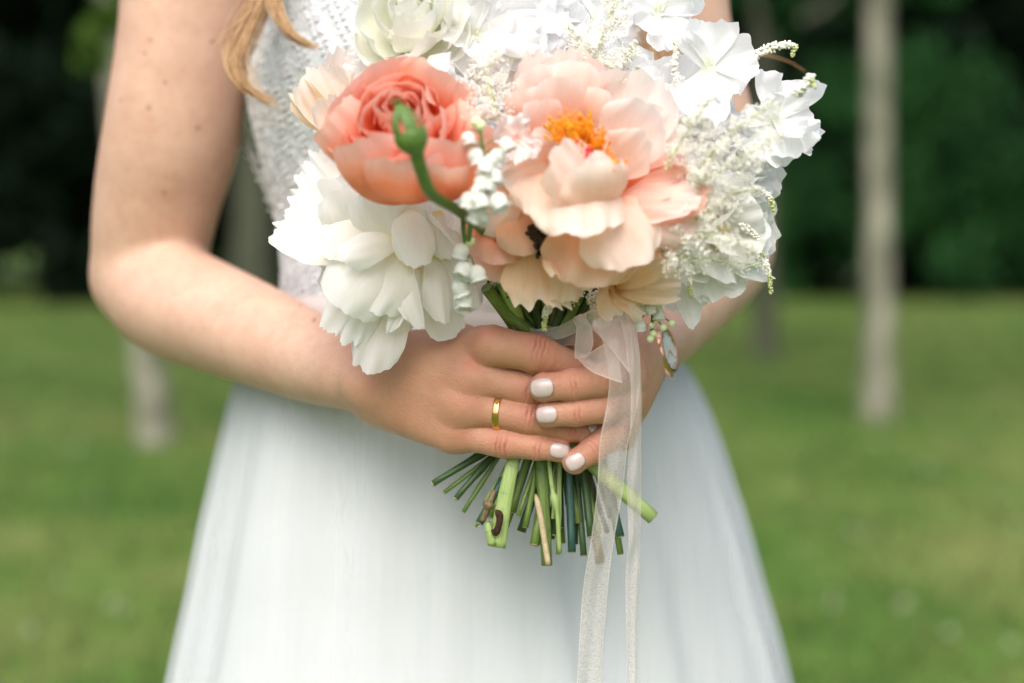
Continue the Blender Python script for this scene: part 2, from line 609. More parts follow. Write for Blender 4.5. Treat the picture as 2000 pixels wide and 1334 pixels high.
for i, (px, py) in enumerate(spots):
    for q in range(1 if i % 3 else 2):
        a = px + (random.random() - .5) * 60 * q; b = py + (random.random() - .5) * 24 * q
        dist = CAM_Z / ((b - HOR) / F_PX)
        x = (a - 1000) * dist / F_PX; y = dist - CAM_Y
        o = empty("clover_flower", (x, y, ground_z(x, y) + 0.065 + random.random() * .02))
        s = 0.35 + random.random() * 0.35
        o.scale = (s, s, 1)
        o["label"] = "small white clover head blurred in the lawn"; o["category"] = "flower"
        o["group"] = "white clover heads scattered in the lawn"
        link("flower_head", clover_me, None, o); link("stalk", clover_st, None, o)


def leaf_cloud(name, clumps, per, size, spread, seed):
    g = np.random.default_rng(seed)
    C = []
    for (cx, cy, cz, cr) in clumps:
        d = g.standard_normal((per, 3)); d /= np.linalg.norm(d, axis=1)[:, None]
        rr = cr * g.random(per) ** 0.45
        C.append(np.array([cx, cy, cz]) + d * rr[:, None] * np.array([1, 1, spread]))
    C = np.vstack(C); n = len(C)
    a = g.standard_normal((n, 3)); a /= np.linalg.norm(a, axis=1)[:, None]
    b = np.cross(a, g.standard_normal((n, 3))); b /= np.linalg.norm(b, axis=1)[:, None]
    s = size * (0.6 + 0.8 * g.random(n))[:, None]
    V = np.stack([C - a * s, C - b * s * .55, C + a * s, C + b * s * .55], 1)
    return mesh_np(name, V.reshape(-1, 3), np.arange(n * 4).reshape(-1, 4), smooth=False)


def trunk_mesh(pts, rad, seed, sides=14, n=24):
    P = catmull([tuple(p) + (q,) for p, q in zip(pts, rad)], n)
    V, F, UV = tube_geo(P[:, :3], P[:, 3], sides, True)
    V = np.array(V)
    for i in range(len(V)):
        k = noise.noise(Vector(V[i]) * 3.0 + Vector((seed, 0, 0)))
        c = P[min(i // sides, n - 1), :3]
        V[i] = c + (V[i] - c) * (1 + 0.16 * k)
    return mesh_np("trunk", V, fix_quads(F), UV)


def garden_tree(px, base_y, wpx, label, seed, lean=0.0, topw=0.8, low_branch=None, bark=None):
    dist = CAM_Z / ((base_y - HOR) / F_PX)
    x = (px - 1000) * dist / F_PX; y = dist - CAM_Y
    z = ground_z(x, y)
    r = wpx * dist / F_PX / 2
    o = empty("garden_tree", (x, y, z))
    o["label"] = label; o["category"] = "tree"; o["group"] = "slim pale trunked trees standing in the lawn"
    H = 4.2
    pts = [(0, 0, -0.1), (0.0, 0, 0.15), (lean * .25, 0, 1.0), (lean * .6, 0.02, 2.2), (lean, 0.05, H), (lean * 1.2, 0.05, H + 1.6)]
    rad = [r * 1.6, r * 1.18, r * 1.02, r * .93, r * topw, r * .4]
    link("trunk", trunk_mesh(pts, rad, seed), bark or BARK, o)
    g = random.Random(seed)
    clumps = []
    for k in range(7):
        a = k * 2.4 + g.random(); zz0 = 3.1 + 0.35 * k
        L = 1.3 + g.random() * .6
        e = (lean + math.cos(a) * L, math.sin(a) * L, zz0 + 0.9 + g.random() * .5)
        mid = (lean * .9 + math.cos(a) * L * .5, math.sin(a) * L * .5, zz0 + .35)
        link("limb", tube_mesh("limb", catmull([(lean * .9, 0, zz0), mid, e], 8), np.linspace(r * .45, r * .12, 8), 7), BARK, o)
        clumps.append((*e, .75)); clumps.append((mid[0] * 1.1, mid[1] * 1.1, mid[2] + .6, .6))
    for k in range(6):
        clumps.append((lean + g.uniform(-1, 1), g.uniform(-1, 1), 5.0 + g.random() * 1.4, .8))
    link("crown", leaf_cloud("crown", clumps, 130, .09, .7, seed), LEAF_LITE, o)
    if low_branch:
        (bx, by, bz, br) = low_branch
        pts = [(lean, 0, 2.6), ((lean + bx) / 2, by / 2, 2.9), (bx, by, bz)]
        link("limb", tube_mesh("limb", catmull(pts, 8), np.linspace(r * .3, r * .05, 8), 6), BARK, o)
        link("hanging_leaves", leaf_cloud("hanging_leaves", [(bx, by, bz - .02, br), (bx - .12, by, bz - .2, br * .6), (bx + .1, by, bz + .12, br * .7)], 26, .07, 1.3, seed + 5), LEAF_LITE, o)
    return o


garden_tree(1714, 832, 52, "mottled grey brown tree trunk in the lawn right of the bouquet", 3, lean=0.02)
garden_tree(298, 872, 58, "pale tree trunk base showing below the bent elbow on the left", 5, lean=-0.35)
garden_tree(492, 700, 78, "grey olive trunk seen in the gap between left arm and bodice", 8, lean=0.05, bark=BARK_O)
garden_tree(1493, 702, 44, "faint brown trunk just right of the forearm with the watch", 11, lean=-0.02, bark=BARK_O)

# woods behind: individual dark trees and shrubs
crowns = []
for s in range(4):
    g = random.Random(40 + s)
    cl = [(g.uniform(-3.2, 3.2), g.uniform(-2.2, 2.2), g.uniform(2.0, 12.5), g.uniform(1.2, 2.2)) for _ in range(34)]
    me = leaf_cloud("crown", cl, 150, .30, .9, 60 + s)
    me.materials.append(LEAF_SHADED); crowns.append(me)
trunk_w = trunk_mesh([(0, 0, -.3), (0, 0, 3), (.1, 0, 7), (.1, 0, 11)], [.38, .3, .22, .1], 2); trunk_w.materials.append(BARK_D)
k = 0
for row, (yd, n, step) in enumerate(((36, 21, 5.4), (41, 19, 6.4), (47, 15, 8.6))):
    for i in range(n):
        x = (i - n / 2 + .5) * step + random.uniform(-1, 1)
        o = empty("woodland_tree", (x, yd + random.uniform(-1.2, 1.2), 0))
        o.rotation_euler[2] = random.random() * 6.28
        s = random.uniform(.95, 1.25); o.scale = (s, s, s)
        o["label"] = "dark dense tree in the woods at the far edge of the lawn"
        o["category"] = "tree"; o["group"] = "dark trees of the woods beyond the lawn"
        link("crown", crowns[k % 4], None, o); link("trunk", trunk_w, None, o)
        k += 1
shrubs = []
for s in range(3):
    g = random.Random(80 + s)
    cl = [(g.uniform(-2.4, 2.4), g.uniform(-.9, .9), g.uniform(.3, 3.2), g.uniform(.6, 1.1)) for _ in range(20)]
    me = leaf_cloud("foliage", cl, 130, .17, .9, 90 + s)
    shrubs.append(me)
shrub_dark = []
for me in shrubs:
    c = me.copy(); c.materials.append(LEAF_SHADED); shrub_dark.append(c); me.materials.append(LEAF_MID)
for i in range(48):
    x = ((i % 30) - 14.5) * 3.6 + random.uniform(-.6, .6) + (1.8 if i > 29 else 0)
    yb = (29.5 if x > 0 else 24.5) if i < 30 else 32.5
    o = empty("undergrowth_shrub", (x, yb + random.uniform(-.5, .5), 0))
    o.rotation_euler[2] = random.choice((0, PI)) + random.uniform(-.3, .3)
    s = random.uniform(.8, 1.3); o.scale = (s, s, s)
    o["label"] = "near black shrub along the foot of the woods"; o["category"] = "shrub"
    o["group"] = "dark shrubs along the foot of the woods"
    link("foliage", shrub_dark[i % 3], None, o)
for i, (px, py, dist, s, lab) in enumerate(((1800, 300, 27.5, 1.15, "soft green shrub beyond the mottled trunk, right edge of the picture"),
                                            (1955, 400, 27, 1.0, "deep green shrub at the extreme right edge above the lawn"),
                                            (1590, 420, 28.5, .8, "dim green shrub left of the mottled trunk"))):
    x = (px - 1000) * dist / F_PX; y = dist - CAM_Y
    zc = CAM_Z - (py - HOR) * dist / F_PX
    o = empty("green_shrub", (x, y, max(-.2, zc - 2.0 * s)))
    o.scale = (s * .7, s * .6, s); o["label"] = lab; o["category"] = "shrub"; o["group"] = "lighter green shrubs before the woods on the right"
    link("foliage", shrubs[i % 3], None, o)
for (px, py, dist, lab, sc) in ((190, 110, 5.2, "yellow green leafy spray hanging left of the upper arm", 1.0),
                                (1540, 25, 9.0, "green leafy bough high beside the right shoulder", 2.0)):
    c = Vector(((px - 1000) * dist / F_PX, dist - CAM_Y, CAM_Z - (py - HOR) * dist / F_PX))
    o = empty("overhanging_bough", c)
    o["label"] = lab; o["category"] = "branch"
    link("leaves", leaf_cloud("leaves", [(0, 0, 0, .07 * sc), (-.03 * sc, 0, .07 * sc, .07 * sc), (.05 * sc, 0, .14 * sc, .06 * sc), (.1 * sc, .05, .26 * sc, .09 * sc)] +
                              ([(.5, 0, .1, .2), (-.4, 0, .12, .16), (.9, 0, .25, .2)] if sc > 1 else []), 34, .045 * sc, 1, 7),
         LEAF_LITE if sc < 1.5 else LEAF_MID, o)
    link("twig", tube_mesh("twig", catmull([(0, 0, 0), (.1 * sc, .03, .3 * sc), (.2 * sc, .1, 1.0), (.5, .5, 2.6)], 10), np.linspace(.004, .02, 10), 6), BARK, o)

# ------------------------------------------------------------------ the bride: body by distance field
PXM = CAM_Y / F_PX


def axis_coords(lo, hi, zones, coarse):
    """zones: list of (a, b, step) sorted"""
    out = [lo]
    x = lo
    while x < hi:
        st = coarse
        for (a, b, s) in zones:
            if a - 1e-9 <= x < b: st = s
        x += st
        out.append(x)
    return np.array(out, dtype=np.float32)


GX = axis_coords(-0.345, 0.245, [(-0.10, 0.085, 0.00068)], 0.003)
GY = axis_coords(-0.045, 0.345, [(-0.04, 0.062, 0.00072)], 0.0035)
GZ = axis_coords(0.80, 1.74, [(0.945, 1.046, 0.00068), (1.40, 1.8, 0.007)], 0.003)
SHAPE = (len(GX), len(GY), len(GZ))


def new_field(): return np.full(SHAPE, 0.06, dtype=np.float32)


def smin(a, b, k):
    h = np.maximum(k - np.abs(a - b), 0) / k
    return np.minimum(a, b) - h * h * k * 0.25


def box_of(lo, hi, m):
    s = []
    for G, a, b in zip((GX, GY, GZ), lo, hi):
        i0 = max(0, int(np.searchsorted(G, a - m)) - 1); i1 = min(len(G), int(np.searchsorted(G, b + m)) + 1)
        s.append(slice(i0, i1))
    return tuple(s)


def cone_eval(sl, a, b, ra, rb, sy=1.0, grooves=None):
    X = GX[sl[0]][:, None, None]; Y = GY[sl[1]][None, :, None]; Z = GZ[sl[2]][None, None, :]
    ax, ay, az = a; ex, ey, ez = b[0] - ax, b[1] - ay, b[2] - az
    dx = X - ax; dy = (Y - ay) ; dz = Z - az
    L2 = ex * ex + ey * ey + ez * ez + 1e-12
    t = np.clip((dx * ex + dy * ey + dz * ez) / L2, 0, 1)
    qx = dx - t * ex; qy = (dy - t * ey) / sy; qz = dz - t * ez
    return np.sqrt(qx * qx + qy * qy + qz * qz) - (ra + (rb - ra) * t)


def chain(field, pts, radii, k=0.0, sy=1.0, m=0.02):
    """adds a chain of tapered capsules; k blends with what is already there"""
    P = np.array([tuple(p) for p in pts]); R = np.array(radii)
    mx = R.max() + m
    sl = box_of(P.min(0) - 0, P.max(0) + 0, mx)
    loc = np.full(tuple(len(G[s]) for G, s in zip((GX, GY, GZ), sl)), 0.06, dtype=np.float32)
    for i in range(len(P) - 1):
        lo = np.minimum(P[i], P[i + 1]); hi = np.maximum(P[i], P[i + 1])
        s2 = box_of(lo, hi, max(R[i], R[i + 1]) + m)
        rel = tuple(slice(max(0, q.start - p.start), max(0, q.stop - p.start)) for q, p in zip(s2, sl))
        s2 = tuple(slice(p.start + q.start, min(p.stop, p.start + q.stop)) for q, p in zip(rel, sl))
        v = cone_eval(s2, P[i], P[i + 1], R[i], R[i + 1], sy)
        rel = tuple(slice(a.start - p.start, a.stop - p.start) for a, p in zip(s2, sl))
        loc[rel] = np.minimum(loc[rel], v)
    if k > 0: field[sl] = smin(field[sl], loc, k)
    else: field[sl] = np.minimum(field[sl], loc)
    return sl, loc


def interp_chain(pts, radii, n):
    C = catmull([tuple(p) + (r,) for p, r in zip(pts, radii)], n)
    return [tuple(c[:3]) for c in C], [float(c[3]) for c in C]


def rpx(r, d): return r * (CAM_Y + d) / F_PX


RED = []     # (point, radius, strength)
CREASE = []  # (point, axis, dorsal, half width)
NAILS = []


def finger(base_field, out_field, pts, rads, k=0.007, dorsal=None, nail=None, red=0.5):
    """pts: MCP, PIP, DIP, tip (px, py, d); joints swell a little"""
    P = [np.array(S(*p)) for p in pts]
    R = list(rads)
    fp, fr = [], []
    for i in range(len(P) - 1):
        for t in (0, .2, .4, .6, .8):
            fp.append(P[i] * (1 - t) + P[i + 1] * t)
            fr.append((R[i] * (1 - t) + R[i + 1] * t) * (1 - 0.10 * math.sin(PI * t)))
    fp.append(P[-1]); fr.append(R[-1])
    # round the bends
    fp = np.array(fp)
    for _ in range(3):
        q = fp.copy(); q[1:-1] = .25 * fp[:-2] + .5 * fp[1:-1] + .25 * fp[2:]; fp = q
    tmp = new_field_like = None
    mx = max(fr) + 0.012
    sl = box_of(fp.min(0), fp.max(0), mx)
    loc = np.full(tuple(len(G[s]) for G, s in zip((GX, GY, GZ), sl)), 0.06, dtype=np.float32)
    for i in range(len(fp) - 1):
        v = cone_eval(sl, fp[i], fp[i + 1], fr[i], fr[i + 1])
        loc = np.minimum(loc, v)
    # creases over the joints on the dorsal side
    dv = np.array(dorsal if dorsal is not None else (0, -1, 0), dtype=float); dv /= np.linalg.norm(dv)
    X = GX[sl[0]][:, None, None]; Y = GY[sl[1]][None, :, None]; Z = GZ[sl[2]][None, None, :]
    for j, (amp, offs) in ((1, (.00085, (-.0030, -.0004, .0024))), (2, (.00060, (-.0013, .0012)))):
        if j >= len(P) - 1: continue
        A = P[j + 1] - P[j - 1]; A /= np.linalg.norm(A)
        D = dv - A * dv.dot(A); D /= np.linalg.norm(D)
        B = np.cross(A, D)
        s = (X - P[j][0]) * A[0] + (Y - P[j][1]) * A[1] + (Z - P[j][2]) * A[2]
        h = (X - P[j][0]) * D[0] + (Y - P[j][1]) * D[1] + (Z - P[j][2]) * D[2]
        b = (X - P[j][0]) * B[0] + (Y - P[j][1]) * B[1] + (Z - P[j][2]) * B[2]
        wob = s + 0.00032 * np.sin(b * 800 + j * 2 + P[j][0] * 300) + 0.045 * b * np.sign(s) * 0
        mask = np.clip(h / R[j] * 1.8 - 0.5, 0, 1) * np.clip(1 - np.abs(b) / (R[j] * .85), 0, 1) ** .6
        for o_i, of in enumerate(offs):
            bend = of * (1 - 0.35 * (b / R[j]) ** 2)
            loc += amp * np.exp(-((wob - bend) / 0.0007) ** 2) * mask * (1 if o_i % 2 == 0 else .7)
            CREASE.append((P[j] + A * of, A, D, B, R[j], .9 if j == 1 else .6))
        RED.append((P[j] + D * R[j], R[j] * 1.0, red * (1.25 if j == 1 else .8)))
    base = base_field[sl]
    out_field[sl] = np.minimum(out_field[sl], smin(base, loc.astype(np.float32), k))
    RED.append((P[-1] + (P[-1] - P[-2]) * .1, R[-1] * 1.5, .38))
    if nail: NAILS.append((P[-2], P[-1], R[-2], R[-1], np.array(nail[0], dtype=float), nail[1], nail[2], nail[3]))


# --- right arm of the bride (left in the picture)
FR = new_field()
p, q = interp_chain([S(375, -260, .23), S(368, -90, .225), S(360, 60, .22), S(338, 250, .225), S(312, 370, .235), S(296, 470, .245), S(296, 530, .25)],
                    [rpx(140, .22), rpx(132, .22), rpx(126, .22), rpx(133, .22), rpx(124, .23), rpx(115, .24), rpx(108, .25)], 26)
chain(FR, p, q)
p, q = interp_chain([S(283, 540, .25), S(345, 590, .215), S(480, 645, .15), S(600, 697, .10), S(690, 728, .062), S(750, 742, .045)],
                    [rpx(104, .25), rpx(112, .215), rpx(101, .15), rpx(87, .10), rpx(74, .062), rpx(68, .045)], 26)
chain(FR, p, q, k=0.007)
# palm of that hand: metacarpals
WR = S(735, 738, .048)
MC = {'i': S(945, 676, .010), 'm': S(925, 737, .006), 'r': S(905, 795, .008), 'l': S(885, 845, .014)}
for key, r0, r1, woff in (('i', .0185, .0120, -30), ('m', .019, .0125, -8), ('r', .0185, .0120, 14), ('l', .0175, .0108, 36)):
    st = S(755, 742 + woff, .046)
    mid = S(840, {'i': 706, 'm': 738, 'r': 775, 'l': 824}[key], .024)
    p, q = interp_chain([st, mid, MC[key]], [r0, (r0 + r1) / 2 * .96, r1], 8)
    chain(FR, p, q, k=0.010)
# ulna bump at the wrist, flesh between the thumb and the index finger
chain(FR, [S(715, 745, .035), S(722, 748, .033)], [.0125, .0125], k=.012)
chain(FR, [S(800, 700, .04), S(905, 672, .035)], [.014, .012], k=.012)
for (a_, b_) in (((790, 722, .0270), (925, 735, -.0035)), ((785, 735, .0280), (905, 792, -.0015)), ((800, 712, .0275), (940, 680, .0015)), ((780, 750, .0290), (885, 838, .0045))):
    p, q = interp_chain([S(*a_), S((a_[0] + b_[0]) / 2, (a_[1] + b_[1]) / 2, (a_[2] + b_[2]) / 2 + .0002), S(*b_)], [.0020, .0022, .0024], 8)
    chain(FR, [tuple(np.array(x) + np.array((0, .0016, 0))) for x in p], q, k=.006)
R0 = FR.copy()
TH = new_field()
# thumb behind the stems
finger(R0, FR, [(860, 700, .055), (960, 672, .068), (1050, 668, .075), (1100, 672, .072)], [.013, .0115, .0105, .0088], k=.010)
finger(R0, FR, [(962, 676, .000), (1050, 690, -.0085), (1125, 722, .0005), (1170, 745, .008)], [.0122, .0116, .0098, .0082], k=.0045,
       dorsal=(.1, -1, .55))
finger(R0, FR, [(925, 738, .008), (1040, 760, -.001), (1110, 778, .006), (1150, 792, .014)], [.0118, .0108, .0086, .0078], k=.008)
finger(R0, FR, [(905, 794, .008), (1040, 818, -.0035), (1112, 840, .000), (1158, 846, .003)], [.0112, .0095, .0080, .0070], k=.008,
       dorsal=(.2, -1, .35), nail=((.35, -.75, .75), .0105, .0098, 'r'))
finger(R0, FR, [(888, 846, .014), (988, 866, .000), (1052, 874, -.004), (1092, 880, -.0035)], [.0100, .0090, .0076, .0067], k=.008,
       dorsal=(.1, -1, -.05), nail=((.05, -1, .12), .0108, .0090, 'l'))
for (pp, rr, ss) in ((S(924, 708, -.006), .006, .9), (S(950, 655, -.004), .010, .45), (S(915, 772, -.006), .008, .35), (S(905, 850, .0), .008, .3),
                     (S(715, 745, .02), .016, .25)):
    RED.append((np.array(pp), rr, ss))

# --- left arm of the bride (right in the picture)
FL = new_field()
p, q = interp_chain([S(1288, -260, .23), S(1292, -90, .225), S(1306, 60, .22), S(1352, 250, .225), S(1380, 370, .235), S(1402, 450, .24), S(1402, 490, .245)],
                    [rpx(138, .22), rpx(130, .22), rpx(122, .22), rpx(122, .22), rpx(116, .23), rpx(104, .24), rpx(98, .25)], 26)
chain(FL, p, q)
p, q = interp_chain([S(1405, 480, .245), S(1385, 522, .215), S(1345, 580, .16), S(1300, 640, .115), S(1258, 683, .08), S(1230, 705, .056)],
                    [rpx(100, .24), rpx(103, .21), rpx(90, .15), rpx(76, .10), rpx(66, .07), rpx(60, .055)], 26)
chain(FL, p, q, k=0.014)
LM = {'i': (1216, 735, .020), 'm': (1213, 778, .022), 'r': (1202, 816, .026), 'l': (1192, 840, .034)}
for key, r0, r1, zo in (('i', .0165, .0115, -22), ('m', .017, .0115, -4), ('r', .0165, .0110, 12), ('l', .0145, .0095, 26)):
    chain(FL, *interp_chain([S(1230, 712 + zo, .056), S(1222, (712 + zo + LM[key][1]) / 2, .038), S(*LM[key])], [r0, (r0 + r1) / 2, r1], 7), k=.010)
chain(FL, [S(1235, 700, .05), S(1205, 690, .032)], [.016, .013], k=.012)
L0 = FL.copy()
finger(L0, FL, [(1225, 700, .040), (1185, 682, .022), (1130, 664, .018), (1085, 655, .024)], [.0135, .0112, .0103, .0088], k=.010, dorsal=(0, -.6, .8))
finger(L0, FL, [(1217, 735, .020), (1184, 742, -.012), (1116, 752, -.0195), (1062, 757, -.0165)], [.0115, .0102, .0093, .0083], k=.007,
       dorsal=(-.05, -1, .1), nail=((-.05, -1, .10), .0130, .0112, 'i'))
finger(L0, FL, [(1214, 782, .022), (1186, 796, -.008), (1122, 805, -.0165), (1070, 810, -.0140)], [.0112, .0096, .0084, .0075], k=.007,
       dorsal=(-.05, -1, .12), nail=((-.05, -1, .15), .0118, .0100, 'm'))
finger(L0, FL, [(1206, 822, .026), (1196, 842, .001), (1157, 880, -.006), (1122, 902, -.0065)], [.0105, .0094, .0082, .0071], k=.007,
       dorsal=(-.2, -1, .2), nail=((-.30, -1, -.05), .0108, .0094, 'r'))
finger(L0, FL, [(1212, 850, .036), (1175, 858, .030), (1140, 852, .040), (1115, 850, .046)], [.0095, .0085, .0075, .0066], k=.007)
RED.append((np.array(S(1215, 735, .0)), .012, .4))

# --- torso, neck, head (nearly all under the dress or above the frame)
FT = new_field()
TX = 920


def T(px, z, d):
    k = (CAM_Y + d) / F_PX
    return ((px - 1000) * k, d, z)


for xo in (-.055, 0.0, .055):
    cx = T(920, 1, .23)[0]
    chain(FT, [(cx + xo * 1.1, .235, .86), (cx + xo, .235, 1.02), (cx + xo * 1.1, .235, 1.16), (cx + xo * 1.15, .24, 1.30)],
          [.085, .070, .085, .075], k=.05)
cx = T(920, 1, .23)[0]
chain(FT, [S(368, -250, .235), (cx, .25, 1.375), S(1290, -250, .235)], [.044, .055, .044], k=.03)
chain(FT, [(cx, .255, 1.36), (cx, .245, 1.47)], [.055, .048], k=.03)
chain(FT, [(cx, .235, 1.54), (cx, .245, 1.62)], [.066, .082], k=.03)
BODY = np.minimum(FR, FL)
BODY = smin(BODY, FT, 0.012)
del FT, R0, L0, TH


def surface_nets(A):
    nxx, nyy, nzz = A.shape
    s = A < 0
    c = [s[i:nxx - 1 + i, j:nyy - 1 + j, k:nzz - 1 + k] for i in (0, 1) for j in (0, 1) for k in (0, 1)]
    anyv = c[0].copy(); allv = c[0].copy()
    for m in c[1:]:
        anyv |= m; allv &= m
    act = anyv & ~allv
    I = np.argwhere(act)
    idx = np.full(act.shape, -1, dtype=np.int32)
    idx[act] = np.arange(len(I))
    n = len(I)
    acc = np.zeros((n, 3)); cnt = np.zeros(n)
    offs = [(i, j, k) for i in (0, 1) for j in (0, 1) for k in (0, 1)]
    G = (GX.astype(float), GY.astype(float), GZ.astype(float))
    vals = {o: A[I[:, 0] + o[0], I[:, 1] + o[1], I[:, 2] + o[2]].astype(float) for o in offs}
    cor = {o: np.stack([G[a][I[:, a] + o[a]] for a in range(3)], 1) for o in offs}
    for a in offs:
        for ax in range(3):
            if a[ax] == 1: continue
            b = list(a); b[ax] = 1; b = tuple(b)
            va, vb = vals[a], vals[b]
            m = (va < 0) != (vb < 0)
            t = np.where(m, va / np.where(m, va - vb, 1), 0)[:, None]
            pt = cor[a] * (1 - t) + cor[b] * t
            acc[m] += pt[m]; cnt[m] += 1
    Vv = acc / cnt[:, None]
    Fs = []
    for ax in range(3):
        u, w_ = [(1, 2), (2, 0), (0, 1)][ax]
        sl0 = [slice(None)] * 3; sl1 = [slice(None)] * 3
        sl0[ax] = slice(0, -1); sl1[ax] = slice(1, None)
        for q in (u, w_):
            sl0[q] = slice(1, -1); sl1[q] = slice(1, -1)
        s0 = s[tuple(sl0)]; s1 = s[tuple(sl1)]
        E = np.argwhere(s0 != s1)
        flip = s0[s0 != s1]
        E[:, u] += 1; E[:, w_] += 1
        def cell(du, dw):
            c_ = E.copy(); c_[:, u] += du; c_[:, w_] += dw
            return idx[c_[:, 0], c_[:, 1], c_[:, 2]]
        q = np.stack([cell(-1, -1), cell(0, -1), cell(0, 0), cell(-1, 0)], 1)
        q[~flip] = q[~flip][:, ::-1]
        Fs.append(q)
    Fq = np.vstack(Fs)
    Fq = Fq[(Fq >= 0).all(1)]
    return Vv, Fq


BV, BF = surface_nets(BODY)
# a touch of smoothing
E = np.vstack([BF[:, [0, 1]], BF[:, [1, 2]], BF[:, [2, 3]], BF[:, [3, 0]]])
for it in range(2):
    acc = np.zeros_like(BV); cnt = np.zeros(len(BV))
    for a, b in ((0, 1), (1, 0)):
        for ax in range(3):
            acc[:, ax] += np.bincount(E[:, a], weights=BV[E[:, b], ax], minlength=len(BV))
        cnt += np.bincount(E[:, a], minlength=len(BV))
    BV = BV * 0.6 + 0.4 * acc / np.maximum(cnt, 1)[:, None]


bride = empty("person", (cx, .235, 0))
bride["label"] = "woman in white wedding dress holding a bouquet before her with both hands"
bride["category"] = "person"


def child(name, me, mat=None, parent=bride, **props):
    o = link(name, me, mat, None, **props)
    o.parent = parent
    o.matrix_parent_inverse = Matrix.Translation(parent.matrix_world.translation).inverted() if parent.parent is None else Matrix.Translation(Vector(parent.location)).inverted()
    return o


# a simpler rule: children keep world coordinates through an inverse of the parent's own place
def child(name, me, mat=None, parent=bride, **props):
    o = link(name, me, mat, None, **props)
    o.parent = parent
    o.matrix_parent_inverse = WORLD_INV[parent.name]
    WORLD_INV[o.name] = Matrix.Identity(4)
    return o


WORLD_INV = {bride.name: Matrix.Translation(bride.location).inverted()}
SKIN = skin_mat()
body_me = mesh_np("body", BV, BF)
# colour attributes
red = np.zeros(len(BV)); cre = np.zeros(len(BV))
for (pt, rr, ss) in RED:
    d2 = ((BV - pt) ** 2).sum(1)
    red = np.maximum(red, ss * np.exp(-d2 / (rr * rr) * 1.1))
for (pt, A, D, B, R, st) in CREASE:
    dv = BV - pt
    s = dv @ A; h = dv @ D; b = dv @ B
    m = np.exp(-((s + .00032 * np.sin(b * 800 + A[0] * 9 + R * 4000)) / .00055) ** 2) * (h > R * .25) * (h < R * 1.5) * np.clip(1 - np.abs(b) / (R * .9), 0, 1)
    cre = np.maximum(cre, m * st * .95)
xw = BV[:, 0]
tan_and_shade = np.clip((xw + 0.125) / 0.06, 0, 1) * np.clip((0.098 - xw) / 0.02, 0, 1) * (BV[:, 2] < 1.06) * np.clip((.14 - BV[:, 1]) / .04, 0, 1)  # mask for the hands: some real tan, some painted shade and warm bounce
for nm, arr in (("redness", red), ("crease", cre), ("tan", tan_and_shade)):
    a = body_me.attributes.new(nm, 'FLOAT', 'POINT')
    a.data.foreach_set("value", arr.astype(np.float32))
child("body", body_me, SKIN)

# fingernails
NAIL, nt, out = new_mat("nail_polish")
N = NT(nt)
pz = N.n("ShaderNodeBsdfPrincipled")
nn_ = N.noise(300, 2, 0.5, N.pos())
N.l(N.ramp(nn_.outputs[0], [(0.3, (0.52, 0.415, 0.395)), (0.7, (0.57, 0.46, 0.435))]).outputs[0], pz.inputs['Base Color'])
pz.inputs['Roughness'].default_value = 0.18
pz.inputs['Coat Weight'].default_value = 0.6
pz.inputs['Subsurface Weight'].default_value = 0.1
pz.inputs['Subsurface Scale'].default_value = 0.002
N.l(pz.outputs[0], out.inputs[0])
for (pd, pt, rd, rt, nrm, ln, wd, key) in NAILS:
    A = pt - pd; A /= np.linalg.norm(A)
    D = nrm - A * nrm.dot(A); D /= np.linalg.norm(D)
    B = np.cross(A, D)
    nu_, nv_ = 13, 12
    Vn = []
    for j in range(nv_):
        v = j / (nv_ - 1)
        for i in range(nu_):
            u = i / (nu_ - 1) * 2 - 1
            # rounded outline at cuticle and free edge
            w_ = wd / 2 * (0.90 + 0.10 * math.sin(PI * min(1, v * 1.1))) * (1 - 0.06 * max(0, v - .8))
            s0 = -ln * 0.53 + ln * v
            s0 += abs(u) ** 3 * (ln * 0.20 * (1 - v)) - abs(u) ** 3 * (ln * 0.16 * v)
            r_ = rt * 1.02 + 0.00035
            an_ = (w_ / r_) * u
            r_ax = r_ - (0.0016 * max(0, (v - .45) / .55) ** 2) + 0.0002 * math.sin(PI * v)
            edge = 0.0005 * (abs(u) ** 6)
            c_ = pt + A * s0
            Vn.append(c_ + D * (r_ax * math.cos(an_) - edge) + B * r_ * math.sin(an_))
    me = mesh_np("fingernail", Vn, grid_faces(nu_, nv_))
    o = child("fingernail", me, NAIL)
    md = o.modifiers.new("thick", 'SOLIDIFY'); md.thickness = 0.0005; md.offset = 0

# wedding ring
GOLD = simple_mat("gold", (0.85, 0.50, 0.20), 0.18, 0.5, 1.0, 0.05)
ROSE = simple_mat("rose_gold", (0.80, 0.42, 0.27), 0.2, 0.5, 1.0, 0.05)


def band(center, axis, radius, half, thick, sy=1.0, seg=48):
    A = np.array(axis, dtype=float); A /= np.linalg.norm(A)
    U = np.cross(A, (0, 1, 0)); U /= np.linalg.norm(U); W = np.cross(A, U)
    prof = [(-half, 0), (-half * .9, thick * .8), (-half * .4, thick), (half * .4, thick), (half * .9, thick * .8), (half, 0), (half * .9, -thick * .3), (-half * .9, -thick * .3)]
    V = []
    for i in range(seg):
        t = 2 * PI * i / seg
        for (a, r_) in prof:
            V.append(np.array(center) + A * a + (radius + r_) * (math.cos(t) * U + sy * math.sin(t) * W))
    n = len(prof); F = []
    for i in range(seg):
        for j in range(n):
            F.append((i * n + j, i * n + (j + 1) % n, ((i + 1) % seg) * n + (j + 1) % n, ((i + 1) % seg) * n + j))
    return V, F


rc = np.array(S(978, 806, .0035)); ra = np.array(S(1040, 818, -.0035)) - np.array(S(905, 794, .008)) + np.array((0, 0, .004))
Vr, Fr = band(rc, ra, .0104, .0022, .0009)
child("wedding_ring", mesh_np("wedding_ring", Vr, Fr), GOLD, label="plain polished gold ring on the third finger")

